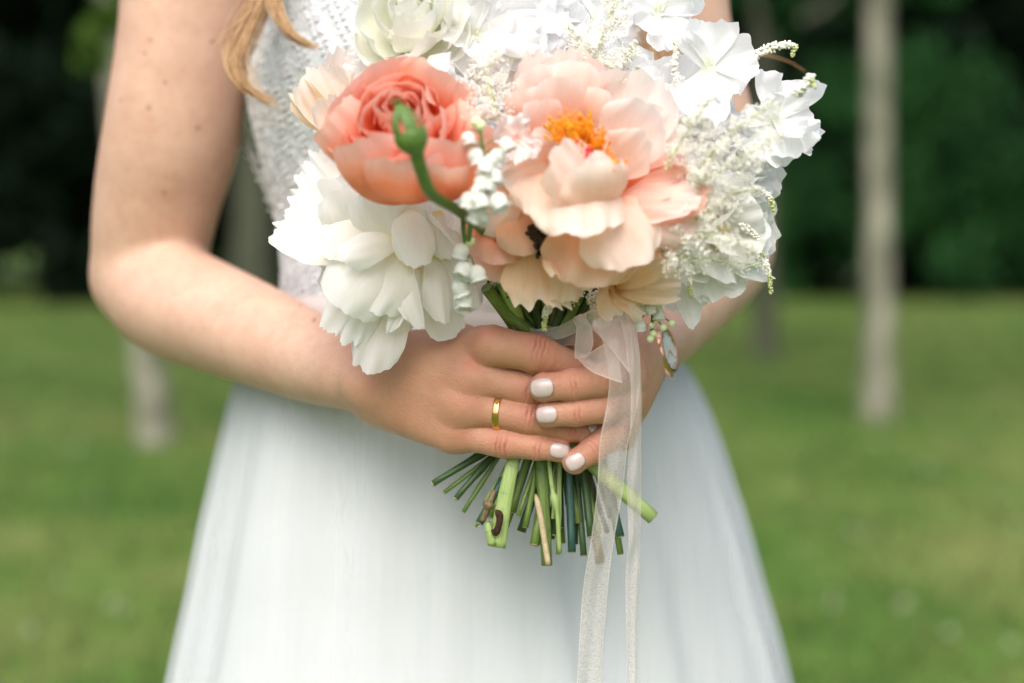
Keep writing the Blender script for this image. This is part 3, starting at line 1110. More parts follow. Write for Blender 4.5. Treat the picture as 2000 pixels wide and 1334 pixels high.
# wristwatch on the other wrist
WL, nt, out = new_mat("watch_dial")
N = NT(nt); pz = N.n("ShaderNodeBsdfPrincipled"); pz.inputs['Base Color'].default_value = (.72, .74, .66, 1)
nz_ = N.noise(400, 2, .5, N.pos()); N.l(N.ramp(nz_.outputs[0], [(.3, (.78, .80, .74)), (.7, (.86, .86, .82))]).outputs[0], pz.inputs['Base Color'])
pz.inputs['Roughness'].default_value = .35; pz.inputs['Coat Weight'].default_value = .25
N.l(pz.outputs[0], out.inputs[0])
LEATHER = simple_mat("brown_leather", (.17, .07, .035), .5, .4, 0, .25, 90, .3)
wc = np.array(S(1232, 700, .062)); wa = np.array((.31, .90, .32))
wa /= np.linalg.norm(wa)
Vs, Fs_ = band(wc, wa, .0212, .0068, .0014)
strap = child("watch_strap", mesh_np("watch_strap", Vs, Fs_), LEATHER)
wn_ = np.array((.80, -.46, .18)); wn_ -= wa * wn_.dot(wa); wn_ /= np.linalg.norm(wn_)
cc = wc + wn_ * .0222
Vc, Fc = [], []
segs = 40
uu = np.cross(wn_, (0, 0, 1)); uu /= np.linalg.norm(uu); vv = np.cross(wn_, uu)
prof = [(0.0, -.0050), (.0130, -.0050), (.0143, -.003), (.0145, .0018), (.0136, .0032), (.0120, .0034), (.0114, .0026)]
for i in range(segs):
    t = 2 * PI * i / segs
    for (r_, h) in prof: Vc.append(cc + wn_ * h + r_ * (math.cos(t) * uu + math.sin(t) * vv))
n = len(prof)
for i in range(segs):
    for j in range(n - 1): Fc.append((i * n + j, i * n + j + 1, ((i + 1) % segs) * n + j + 1, ((i + 1) % segs) * n + j))
watch = child("wristwatch", mesh_np("watch_case", Vc, Fc), ROSE, label="small round rose gold wristwatch on a brown strap")
Vd = [cc + wn_ * .0025] + [cc + wn_ * .0025 + .0113 * (math.cos(2 * PI * i / segs) * uu + math.sin(2 * PI * i / segs) * vv) for i in range(segs)]
child("dial", mesh_np("dial", Vd, [(0, 1 + i, 1 + (i + 1) % segs) for i in range(segs)]), WL, watch)
for (a_, L_) in ((0.6, .0085), (2.4, .0060)):
    e_ = math.cos(a_) * uu + math.sin(a_) * vv
    child("watch_hand", tube_mesh("watch_hand", [cc + wn_ * .0030, cc + wn_ * .0030 + e_ * L_], [.00035, .0002], 5), ROSE, watch)
hm = Bag()
for i in range(12):
    e_ = math.cos(i * PI / 6) * uu + math.sin(i * PI / 6) * vv
    hm.tube([cc + wn_ * .0028 + e_ * .0092, cc + wn_ * .0028 + e_ * .0106], [.0003, .0003], 4)
child("hour_marks", hm.mesh("hour_marks"), ROSE, watch)
child("crown", tube_mesh("crown", [cc + vv * .0134, cc + vv * .0160], [.0016, .0016], 10), ROSE, watch)

# ------------------------------------------------------------------ the dress
KW = 1.03 / F_PX


def lerp_tab(tab, z):
    zs = [t[0] for t in tab]
    return [float(np.interp(z, zs, [t[i] for t in tab])) for i in range(1, len(tab[0]))]


# z, centre px, half width, half depth
BT = [(1.000, 915, .136, .098), (1.021, 915, .1345, .098), (1.040, 918, .1345, .100), (1.073, 920, .1365, .104), (1.109, 920, .141, .112),
      (1.142, 920, .150, .122), (1.194, 920, .160, .132), (1.25, 920, .158, .120), (1.31, 920, .150, .100), (1.38, 920, .150, .085)]


def smooth_tab(tab, n=60):
    P = catmull(tab, n)
    o = P[:, 0].argsort()
    return [tuple(r) for r in P[o]]


BTs = smooth_tab(BT)


def bod(th, z):
    pxc, hw, hd = lerp_tab(BTs, z)
    cx_ = (pxc - 1000) * KW
    return np.array((cx_ + hw * math.sin(th), .232 - hd * math.cos(th), z))


def bod_n(th, z):
    a = bod(th + .01, z) - bod(th - .01, z); b = bod(th, z + .002) - bod(th, z - .002)
    n_ = np.cross(a, b); n_ /= np.linalg.norm(n_)
    return n_


LACE = lace_mat()
nu_, nv_ = 220, 150
zs = np.linspace(1.012, 1.37, nv_)
Vb_ = []
for z in zs:
    for i in range(nu_):
        th = 2 * PI * i / nu_
        q = bod(th, z)
        h = noise.noise(Vector(q) * 260) * .0006
        rr = Vector((q[0] - (915 - 1000) * KW, q[1] - .232, 0)).normalized()
        Vb_.append(q + np.array(rr) * h)
bodice = child("dress_bodice", mesh_np("dress_bodice", Vb_, grid_faces(nu_, nv_, True)), LACE,
               label="off white textured lace bodice with diagonal beaded rows")
BEAD = simple_mat("lace_thread", (.68, .69, .70), .6, .3, 0, .06)
BC, BR = [], []
for sgn in (-1, 1):
    for kx in range(-8, 16):
        s0 = kx * .021
        t = 0
        while t < .40:
            s_ = s0 + t * .50; z = 1.36 - t * .87
            t += .0048
            th = sgn * s_ / .15
            th = -sgn * (s_ / .15) + sgn * 1.9 if False else sgn * (1.75 - s_ / .15)
            if z < 1.03 or abs(th) > 2.2 or th * sgn < 0: continue
            nrm = bod_n(th, z)
            for side in (-.0028, .0028):
                q = bod(th + side / .15, z + side * .25) + nrm * .0008
                BC.append(q + RNG.standard_normal(3) * .0003); BR.append(.0012 + .0005 * RNG.random())
for _ in range(9000):
    th = RNG.uniform(-2, 2); z = RNG.uniform(1.02, 1.36)
    if noise.noise(Vector((th * 9, z * 60, 3))) < -.05: continue
    BC.append(bod(th, z) + bod_n(th, z) * .0003); BR.append(.0006 + .0011 * RNG.random())
child("lace_beading", blobs("lace_beading", BC, BR), BEAD, bodice, kind="stuff")
# scalloped edge of the open armhole, seen behind the arm on the left
P_ = catmull([S(462, 235, .25), S(482, 285, .245), S(505, 330, .235), S(528, 385, .23), S(548, 440, .225)], 26)
ec, er = [], []
for i, c_ in enumerate(P_):
    for _ in range(7):
        ec.append(c_ + RNG.standard_normal(3) * np.array((.0018, .0015, .0018))); er.append(.0008 + .0007 * RNG.random())
child("lace_edging", blobs("lace_edging", ec, er), BEAD, bodice, kind="stuff")
# satin waist band
SATIN = simple_mat("satin", (.68, .63, .62), .35, .5, 0, .04, 30)
Vw = []
zw = np.linspace(1.002, 1.046, 12)
for j, z in enumerate(zw):
    for i in range(160):
        th = 2 * PI * i / 160
        q = bod(th, z); f_ = 1.012 + .006 * math.sin(j * 1.9 + 3 * math.sin(th * 2))
        Vw.append((q[0] * f_ - (f_ - 1) * (915 - 1000) * KW, .232 + (q[1] - .232) * f_ * 1.01, z))
child("waist_sash", mesh_np("waist_sash", Vw, grid_faces(160, 12, True)), SATIN, label="pale satin sash round the waist")

# z, centre px, half width, half depth
KT = [(0.012, 945, .42, .40), (.30, 942, .325, .30), (.55, 938, .268, .220), (.767, 935, .222, .168), (.834, 930, .2055, .154), (.875, 926, .196, .147),
      (.9075, 922, .187, .140), (.945, 918, .1765, .133), (.983, 910, .1630, .122), (1.005, 912, .146, .110), (1.018, 915, .137, .101)]
KTs = smooth_tab(KT, 90)


def skirt_pt(th, z, off, amp, ph):
    pxc, hw, hd = lerp_tab(KTs, z)
    cx_ = (pxc - 1000) * KW
    dn = min(1.0, (1.02 - z) / .16)
    f = 0.0
    for (fr, a, p0) in ((13, .50, 0), (21, .40, 2.1), (37, .16, 4.0), (7, .5, 1.2)):
        f += a * math.sin(fr * th + p0 + ph + .9 * noise.noise(Vector((th * 2.5, ph, z * 1.2))) * 3)
    # pleats are creases, sharper outwards
    f = math.copysign(abs(f) ** .8, f)
    h = off + amp * dn * f * (0.6 + .8 * max(0, .8 - z))
    return (cx_ + (hw + h) * math.sin(th), .235 - (hd + h) * math.cos(th), z)


nu_ = 420
zs = np.concatenate([np.linspace(.012, .74, 30), np.linspace(.75, 1.018, 60)])
Vk = [skirt_pt(2 * PI * i / nu_, z, 0, .0058, 0) for z in zs for i in range(nu_)]
skirt = child("dress_skirt", mesh_np("dress_skirt", Vk, grid_faces(nu_, len(zs), True)), skirt_mat(),
              label="pale cool white flowing skirt with soft vertical folds")
TULLE = tulle_mat()
Vk = [skirt_pt(2 * PI * i / nu_, z, .0045, .0066, 0) for z in zs for i in range(nu_)]
child("tulle_layer", mesh_np("tulle_layer", Vk, grid_faces(nu_, len(zs), True)), TULLE, skirt)

# hair
HAIR, nt, out = new_mat("hair")
N = NT(nt)
oi = N.n("ShaderNodeUVMap"); sh = N.n("ShaderNodeSeparateXYZ"); N.l(oi.outputs[0], sh.inputs[0])
hp = N.n("ShaderNodeBsdfPrincipled")
N.l(N.ramp(sh.outputs[0], [(.0, (.17, .075, .025)), (.5, (.52, .28, .11)), (1., (.90, .64, .36))]).outputs[0], hp.inputs['Base Color'])
hp.inputs['Roughness'].default_value = .35; hp.inputs['Specular IOR Level'].default_value = .5
N.l(hp.outputs[0], out.inputs[0])


def lock(cpts, n, spread, lab, taper=1.0, rad=.00016):
    bag = Bag(); strands = [RNG.standard_normal(3) * spread for _ in range(9)]
    base = [np.array(S(*c)) for c in cpts]
    for i in range(n):
        off = strands[i % 9] + RNG.standard_normal(3) * spread * .35; n_end = 1 - .35 * RNG.random() ** 1.5
        off2 = RNG.standard_normal(3) * spread * .35
        pts = []
        for j, b in enumerate(base):
            t = j / (len(base) - 1)
            pts.append(b + off * (1 - t * taper * .25) * (.7 + .6 * math.sin(PI * min(1, t * 1.1))) * (1 + .3 * math.sin(j * 2 + i)) + off2 * math.sin(j * 1.3 + i * .7))
        P_ = catmull(pts, 26)[:int(26 * n_end)]
        P_ = P_[np.linspace(0, len(P_) - 1, 20).astype(int)]
        V_, F_, UV_ = tube_geo(P_, np.linspace(rad * 1.3, rad * .5, 20), 3, False)
        bag.add(V_, fix_quads(F_), np.tile([RNG.random(), 0.5], (len(V_), 1)))
    child("hair_lock", bag.mesh("hair_lock"), HAIR, label=lab)


lock([(560, -160, .16), (525, -40, .14), (478, 60, .125), (458, 115, .115), (468, 160, .11), (505, 190, .108), (545, 200, .11)], 240, .0026,
     "curled light brown hair lock lying beside the upper arm")
lock([(545, -160, .15), (535, -20, .12), (548, 40, .11), (580, 75, .105), (625, 95, .105)], 170, .0022, "short golden hair curl falling over the lace bodice")
lock([(548, -160, .15), (520, -40, .135), (488, 55, .12), (468, 120, .11), (490, 175, .105), (530, 215, .105), (575, 225, .105)], 26, .0058, "loose flyaway strands round the curled hair lock", rad=.00012)
lock([(500, -120, .15), (512, -20, .13), (490, 30, .125), (440, 70, .12), (418, 92, .12)], 26, .003, "thin stray wisp of hair across the upper arm")
lock([(1330, -160, .15), (1300, -30, .135), (1292, 70, .13), (1300, 130, .125), (1325, 175, .12)], 330, .0048, "brown hair lock hanging behind the white sweet peas")
lock([(1440, 100, .14), (1480, 105, .14), (1510, 110, .14), (1545, 122, .14), (1580, 144, .14)], 2, .0003, "single stray hair crossing the dark woods on the right", rad=.0004)

# ------------------------------------------------------------------ the bouquet
bouquet = empty("bouquet", S(1090, 740, .028))
bouquet["label"] = "bridal bouquet of peach, coral and white flowers tied with sheer ribbon"
bouquet["category"] = "bouquet"
WORLD_INV[bouquet.name] = Matrix.Translation(bouquet.location).inverted()

M_WHITE = petal_mat("white_petal", (.84, .85, .70), (.91, .91, .90), (.93, .93, .94), .48, .05)
M_IVORY = petal_mat("ivory_petal", (.84, .85, .62), (.90, .90, .80), (.92, .92, .88), .46, .05)
M_WPEONY = petal_mat("white_peony_petal", (.90, .78, .42), (.92, .90, .84), (.93, .93, .93), .50, .06, .06, .3)
M_SWEET = petal_mat("sweet_pea_petal", (.82, .85, .72), (.91, .92, .92), (.93, .93, .96), .48, .06)
M_PEACH = petal_mat("peach_petal", (.88, .47, .22), (.91, .55, .36), (.92, .68, .55), .44, .08, .1, .5)
M_PALE = petal_mat("pale_peach_petal", (.91, .54, .34), (.94, .75, .64), (.95, .89, .84), .48, .07, .08, .5, blotch=(.93, .58, .42))  # deep base and pale rim also paint in shaded folds and lit edges
M_BLUSHP = petal_mat("blush_peony_petal", (.92, .62, .48), (.94, .78, .70), (.95, .89, .86), .48, .06, .08, .45)
M_PINKP = petal_mat("pink_peach_petal", (.89, .38, .22), (.94, .64, .54), (.95, .85, .80), .46, .08, .1, .5, blotch=(.93, .52, .40))
M_CORAL = petal_mat("coral_petal", (.84, .09, .008), (.91, .25, .09), (.92, .58, .48), .38, .08, .2, .6)
M_CORALO = petal_mat("outer_coral_petal", (.90, .17, .03), (.93, .35, .18), (.96, .62, .52), .42, .08, .15, .55)
M_LIS = petal_mat("lisianthus_petal", (.55, .28, .05), (.91, .68, .42), (.94, .83, .70), .48, .10, .15, .6, blotch=(.90, .60, .38))
M_GREEN = stem_mat("stem_green", (.075, .135, .025), (.19, .27, .07))
M_GDARK = stem_mat("stem_dark_green", (.022, .055, .018), (.06, .11, .035))
M_GBLUE = stem_mat("stem_blue_green", (.022, .065, .055), (.045, .11, .085))
M_GLITE = stem_mat("stem_light_green", (.22, .32, .09), (.36, .46, .17))
M_GBROWN = stem_mat("stem_brown", (.10, .06, .03), (.20, .16, .07))
M_CUT = simple_mat("cut_wood", (.48, .38, .24), .8, .2, 0, .2, 300)
M_LEAF = stem_mat("leaf_green", (.05, .12, .03), (.10, .20, .05))
M_ASTI = petal_mat("astilbe_cream", (.95, .94, .88), (.95, .94, .88), (.95, .94, .88), .3, .0)
M_ASTG = simple_mat("astilbe_green", (.50, .54, .26), .8, .2, 0, .15, 200)
M_BELL = petal_mat("bell_white", (.84, .87, .72), (.91, .92, .88), (.93, .93, .91), .45, .04)
M_STAM = simple_mat("stamen_orange", (.88, .36, .02), .6, .3, 0, .2, 500)
M_PIST = simple_mat("pistil_red", (.70, .06, .09), .5)
M_SEP = stem_mat("sepal_green", (.055, .12, .018), (.13, .22, .045))


def petal_geo(L, W, bow=.15, cup=.3, curl=0.0, ruffle=.06, frill=.03, w0=.25, rnd=.28, seed=0, nu_=21, nv_=13, twist=0.0, notch=0.0, pointed=False, vexp=1.5, wexp=.8, freq=1.0):
    """a petal along +Y from the origin, inner face towards +Z"""
    V, UV = [], []
    for j in range(nv_):
        v = j / (nv_ - 1)
        for i in range(nu_):
            u = i / (nu_ - 1) * 2 - 1
            w_ = W / 2 * (w0 + (1 - w0) * math.sin(PI / 2 * min(1, v * 1.15)) ** wexp)
            if pointed: w_ = W / 2 * max(.02, math.sin(PI * (.12 + .88 * v)) ** .8)
            end = 1 - rnd * abs(u) ** 2.4 - notch * math.exp(-(u * 5) ** 2)
            nz1 = noise.noise(Vector((u * 2.2 * freq, v * 1.4, seed * 3.17)))
            nz2 = noise.noise(Vector((u * 3.6 * freq, v * 2.2, seed * 1.91 + 7)))
            nz3 = noise.noise(Vector((u * 4.6 * freq, seed * 2.7, 3)))
            y = L * v * (end + frill * (nz3 * 1.1 + nz2 * .7 + .35 * abs(noise.noise(Vector((u * 8.3, seed, 9))))) * v)
            x = u * w_ * (1 - 0.10 * max(0, v - .8) * 5)
            z = -bow * L * 4 * v * (1 - v) * .5 - bow * L * 0 + cup * W * .5 * u * u * (0.35 + .65 * v)
            z -= curl * L * max(0, v - .55) ** 2 * 4
            z += W * ruffle * (nz1 * 1.3 + nz2 * 1.0 * abs(u) + nz2 * .4) * (v ** vexp)
            if twist:
                a = twist * v; x, z = x * math.cos(a) - z * math.sin(a), x * math.sin(a) + z * math.cos(a)
            V.append((x, y, z)); UV.append(((u + 1) / 2, v))
    return np.array(V), grid_faces(nu_, nv_), np.array(UV)


def petal(parent, mat, base, direction, face, L, W, name="petal", **kw):
    d = Vector(direction).normalized()
    f = Vector(face); f = (f - d * f.dot(d)).normalized()
    x = d.cross(f)
    R = np.array([x, d, f])  # rows
    V, F, UV = petal_geo(L, W, **kw)
    V = V @ R + np.array(base)
    return child(name, mesh_np(name, V, F, UV), mat, parent)


def ptip(parent, mat, b, t, face, Wpx, **kw):
    """petal from pixel base b=(px,py,d) to tip t"""
    B, T_ = S(*b), S(*t)
    L = (T_ - B).length
    return petal(parent, mat, B, T_ - B, face, L, Wpx * (CAM_Y + (b[2] + t[2]) / 2) / F_PX, **kw)


def core(name, c, r, mat, label, parent=bouquet):
    V = np.array(c) + ICO_V * r
    return child(name, mesh_np(name, V, ICO_F), mat, parent, label=label)


def rosette(parent, c, axis, layers, seed=0, squash=None):
    """layers: (n, tilt deg, L, W, offset radius, lift, mat, kwargs)"""
    A = Vector(axis).normalized()
    U = A.orthogonal().normalized(); Vv = A.cross(U)
    g = random.Random(seed)
    for li, (n, tilt, L, W, r0, lift, mat, kw) in enumerate(layers):
        ph = g.random() * 6.28
        for i in range(n):
            a = ph + 2 * PI * (i + g.uniform(-.18, .18)) / n
            rad = U * math.cos(a) + Vv * math.sin(a)
            t = math.radians(tilt + g.uniform(-7, 7))
            d = A * math.cos(t) + rad * math.sin(t)
            f = A * math.sin(t) - rad * math.cos(t)
            f = f + (U * g.uniform(-.2, .2) + Vv * g.uniform(-.2, .2))
            k = dict(kw); k['seed'] = seed * 13 + li * 31 + i * 1.7
            s = g.uniform(.88, 1.1)
            petal(parent, mat, Vector(c) + rad * r0 + A * lift, d, f, L * s, W * g.uniform(.9, 1.1), **k)


# white peony, lower left
wp = core("peony", S(752, 490, .0), .010, M_WPEONY, "big ruffled white peony at the lower left of the bouquet")
axw = (-.42, -.82, -.30)
rosette(wp, S(770, 480, .010), axw, [
    (8, 82, .046, .052, .003, 0, M_WPEONY, dict(bow=.10, cup=.2, ruffle=.10, frill=.08, rnd=.2)),
    (5, 60, .034, .040, .003, .002, M_WPEONY, dict(bow=.14, cup=.3, ruffle=.10, frill=.08, rnd=.2)),
], 3)
for b, t, face, w_, kw in [
    # spiky, finely notched petals on the left
    ((660, 500, .004), (528, 462, .004), (-.2, -.8, .6), 92, dict(bow=-.10, cup=.22, ruffle=.03, frill=.05, rnd=.5, w0=.5)),
    ((680, 470, .004), (540, 440, .010), (-.1, -.8, .5), 125, dict(bow=-.06, cup=-.2, ruffle=.07, frill=.14, rnd=.3)),
    ((690, 450, .008), (560, 408, .014), (-.1, -.8, .5), 118, dict(bow=-.05, cup=-.2, ruffle=.09, frill=.11, rnd=.16, w0=.3)),
    ((690, 430, .010), (578, 372, .018), (-.1, -.8, .4), 112, dict(bow=-.05, cup=-.2, ruffle=.10, frill=.12, rnd=.14, w0=.3)),
    ((700, 420, .012), (590, 336, .020), (-.2, -.9, .2), 108, dict(bow=-.05, cup=-.2, ruffle=.10, frill=.11, rnd=.15, w0=.3)),
    ((710, 410, .012), (602, 300, .022), (-.2, -.9, .2), 108, dict(bow=-.04, cup=-.2, ruffle=.10, frill=.11, rnd=.15, w0=.3)),
    ((720, 400, .014), (648, 282, .024), (0, -1, .2), 80, dict(bow=.05, cup=.2, ruffle=.10, frill=.14)),
    # broad smooth petals
    ((700, 470, -.004), (665, 372, -.020), (.0, -.9, .1), 120, dict(bow=-.20, cup=-.35, rnd=.25)),
    ((770, 480, -.006), (725, 368, -.030), (.0, -.9, .0), 125, dict(bow=-.22, cup=-.35, rnd=.25)),
    ((800, 470, -.004), (795, 385, -.022), (.0, -.9, .0), 95, dict(bow=-.18, cup=-.3)),
    ((850, 480, .0), (880, 400, -.010), (.0, -.9, .0), 90, dict(bow=-.15, cup=-.3)),
    ((790, 410, -.020), (822, 520, -.034), (.1, -1, .1), 85, dict(bow=-.18, cup=-.4, rnd=.3)),
    ((860, 410, -.012), (880, 505, -.020), (.2, -1, .1), 80, dict(bow=-.16, cup=-.35)),
    ((690, 420, -.012), (640, 505, -.022), (-.3, -1, .1), 100, dict(bow=-.18, cup=-.35, rnd=.3)),
    ((770, 470, -.022), (662, 500, -.034), (-.1, -1, .4), 75, dict(bow=-.20, cup=-.5)),
    ((760, 490, -.014), (655, 600, -.026), (-.1, -1, .2), 155, dict(bow=-.24, cup=-.40, rnd=.22, ruffle=.03)),
    ((790, 500, -.016), (735, 612, -.024), (0, -1, .2), 120, dict(bow=-.22, cup=-.40, rnd=.3)),
    ((700, 545, -.002), (640, 652, -.004), (-.3, -1, .2), 85, dict(bow=-.12, cup=-.3, frill=.12, rnd=.35)),
    ((740, 545, -.004), (682, 672, -.008), (-.2, -1, .2), 90, dict(bow=-.12, cup=-.3, frill=.1, rnd=.4)),
    ((775, 550, -.004), (712, 726, -.006), (.0, -1, .3), 118, dict(bow=-.12, cup=-.25, frill=.06, rnd=.25, w0=.35)),
    ((820, 520, -.010), (758, 650, -.018), (.3, -1, .2), 50, dict(bow=-.12, cup=.6, rnd=.5)),
    ((800, 520, -.014), (820, 640, -.024), (-.5, -1, .1), 60, dict(bow=-.25, cup=.7, rnd=.3)),
    ((845, 500, -.012), (870, 630, -.020), (.6, -1, .1), 70, dict(bow=-.22, cup=-.6, rnd=.3)),
    ((840, 560, .0), (878, 664, .0), (.2, -1, .2), 80, dict(bow=-.10, cup=.3, rnd=.15)),
    ((870, 490, -.008), (925, 610, -.008), (.3, -1, .2), 95, dict(bow=-.16, cup=-.35)),
]:
    k = dict(ruffle=.06, frill=.05, w0=.42); k.update(kw)
    ptip(wp, M_WPEONY, b, t, face, w_, seed=b[0] + t[1] * .37, nu_=27, nv_=16, **k)

# coral garden rose
rose = core("rose", S(800, 272, -.085), .010, M_CORAL, "coral pink garden rose with a closed green bud in front of it")
axr = (-.10, -.84, .48)
C0 = S(798, 275, -.055)
rosette(rose, C0, axr, [
    (5, 60, .036, .048, .006, 0, M_CORALO, dict(bow=.36, cup=.55, ruffle=.05, frill=.03, rnd=.25, curl=.12, w0=.5)),
    (5, 46, .035, .044, .006, .001, M_CORALO, dict(bow=.36, cup=.6, ruffle=.05, frill=.03, rnd=.2, w0=.5)),
    (5, 34, .034, .038, .005, .002, M_CORAL, dict(bow=.32, cup=.7, ruffle=.07, frill=.03, rnd=.2, w0=.5)),
    (5, 24, .032, .030, .004, .003, M_CORAL, dict(bow=.28, cup=.8, ruffle=.09, frill=.03, w0=.5)),
    (5, 15, .031, .024, .003, .004, M_CORAL, dict(bow=.22, cup=.9, ruffle=.12, frill=.03, w0=.5)),
    (4, 7, .030, .018, .001, .005, M_CORAL, dict(bow=.18, cup=.9, ruffle=.14, frill=.03, w0=.5)),
], 11)
for mat, b, t, face, w_, kw in [
    (M_CORALO, (740, 330, -.045), (655, 215, -.080), (.35, -1, .1), 130, dict(bow=-.25, cup=-.5)),
    (M_CORALO, (860, 340, -.045), (935, 225, -.080), (-.1, -1, .1), 140, dict(bow=-.28, cup=-.5)),
    (M_CORALO, (800, 240, -.050), (862, 138, -.078), (0, -1, -.2), 150, dict(bow=-.1, cup=-.3)),
    (M_CORALO, (860, 395, -.060), (902, 262, -.104), (.3, -1, -.1), 135, dict(bow=-.26, cup=-.45, curl=-.08)),
    (M_CORALO, (790, 398, -.058), (690, 268, -.098), (-.3, -1, -.1), 150, dict(bow=-.24, cup=-.45, curl=-.08)),
    (M_CORALO, (800, 400, -.066), (785, 300, -.112), (0, -1, -.1), 160, dict(bow=-.26, cup=-.45, curl=-.10)),
    (M_CORALO, (850, 395, -.068), (868, 312, -.112), (.1, -1, -.1), 110, dict(bow=-.2, cup=-.35, curl=-.10)),
]:
    k = dict(ruffle=.05, frill=.03, w0=.55, rnd=.18); k.update(kw)
    ptip(rose, mat, b, t, face, w_, seed=b[0] * .7 + t[1], nu_=21, nv_=16, **k)

M_BUDPINK = simple_mat("bud_pink", (.62, .10, .10), .5, .3, 0, .2, 200)
# green rosebud in front, with sepals and a curved stem
bud_c, bud_t = S(810, 285, -.125), S(777, 203, -.125)
bd = np.array(bud_t - bud_c); bL = np.linalg.norm(bd); bd /= bL
Pn = [np.array(bud_c) + bd * bL * t for t in np.linspace(-.18, .95, 12)]
bud = child("rosebud", tube_mesh("rosebud", Pn, [.0016, .0040, .0064, .0077, .0079, .0073, .0062, .0050, .0038, .0027, .0015, .0005], 14), M_BUDPINK, bouquet,
            label="closed green rosebud with pink slits in front of the coral rose")
U_ = Vector(bd).orthogonal().normalized(); W_ = Vector(bd).cross(U_)
for i in range(5):
    a = i * 2 * PI / 5 + .5
    rad = U_ * math.cos(a) + W_ * math.sin(a)
    petal(bud, M_SEP, Vector(bud_c) - Vector(bd) * .0042 + rad * .0032, Vector(bd) - rad * .17, -rad, .0285, .0068, name="sepal",
          bow=.46, cup=.45, ruffle=.02, frill=.01, w0=.55, rnd=.0, seed=i, wexp=.5, pointed=True)
Pc = [np.array(bud_c) + bd * bL * t for t in np.linspace(-.22, .34, 7)]
child("calyx", tube_mesh("calyx", Pc, [.0030, .0046, .0064, .0076, .0081, .0083, .0080], 14, False), M_SEP, bud)
Ps = catmull([S(812, 292, -.125), S(822, 330, -.118), S(845, 380, -.105), S(900, 415, -.075), S(960, 470, -.03), S(1040, 590, .01)], 30)
child("bud_stem", tube_mesh("bud_stem", Ps, np.linspace(.0036, .0022, 30), 10), M_SEP, bud)

# peach lisianthus, top left
l1 = core("lisianthus", S(690, 215, .01), .006, M_LIS, "pale peach frilled lisianthus at the upper left edge")
for b, t, face, w_, kw in [
    ((672, 262, .012), (568, 178, .01), (-.1, -.6, -.7), 100, dict(bow=.12, cup=.25, curl=.25)),
    ((670, 262, .008), (610, 138, .004), (.1, -1, -.1), 115, dict(bow=.1, cup=.3, curl=.05)),
    ((680, 255, .014), (690, 98, .018), (.1, -1, 0), 110, dict(bow=.1, cup=.3)),
    ((665, 266, .0), (618, 200, -.006), (.6, -.8, .1), 75, dict(bow=.15, cup=.5)),
    ((690, 250, .0), (725, 150, .01), (-.2, -1, 0), 90, dict(bow=.1, cup=.3)),
]:
    ptip(l1, M_PALE if t[0] > 600 else M_LIS, b, t, face, w_, ruffle=.10, frill=.14, rnd=.16, w0=.30, seed=t[0] * .7, nu_=31, nv_=15, **kw)

# ivory rose at the top
r2 = core("rose", S(810, 60, -.03), .010, M_IVORY, "creamy ivory rose at the top edge above the coral rose")
rosette(r2, S(812, 75, -.012), (-.12, -.85, .5), [
    (5, 64, .034, .046, .005, 0, M_IVORY, dict(bow=.32, cup=.5, ruffle=.03, frill=.03, w0=.5, curl=.1)),
    (5, 46, .034, .042, .005, .002, M_IVORY, dict(bow=.34, cup=.6, ruffle=.03, frill=.02, w0=.5)),
    (5, 30, .033, .034, .004, .003, M_IVORY, dict(bow=.3, cup=.75, ruffle=.04, frill=.02, w0=.5)),
    (5, 16, .031, .024, .003, .004, M_IVORY, dict(bow=.22, cup=.9, ruffle=.05, frill=.02, w0=.5)),
    (4, 7, .029, .016, .001, .004, M_IVORY, dict(bow=.15, cup=1., ruffle=.05, frill=.02, w0=.5)),
], 5)
for b, t, w_ in (((790, 130, -.02), (700, 190, -.02), 110), ((770, 110, -.015), (715, 120, -.01), 90), ((820, 120, -.035), (770, 185, -.045), 100), ((830, 120, -.04), (860, 150, -.055), 100)):
    ptip(r2, M_WHITE, b, t, (-.1, -1, .3), w_, bow=.15, cup=.3, ruffle=.06, frill=.04, seed=t[0])

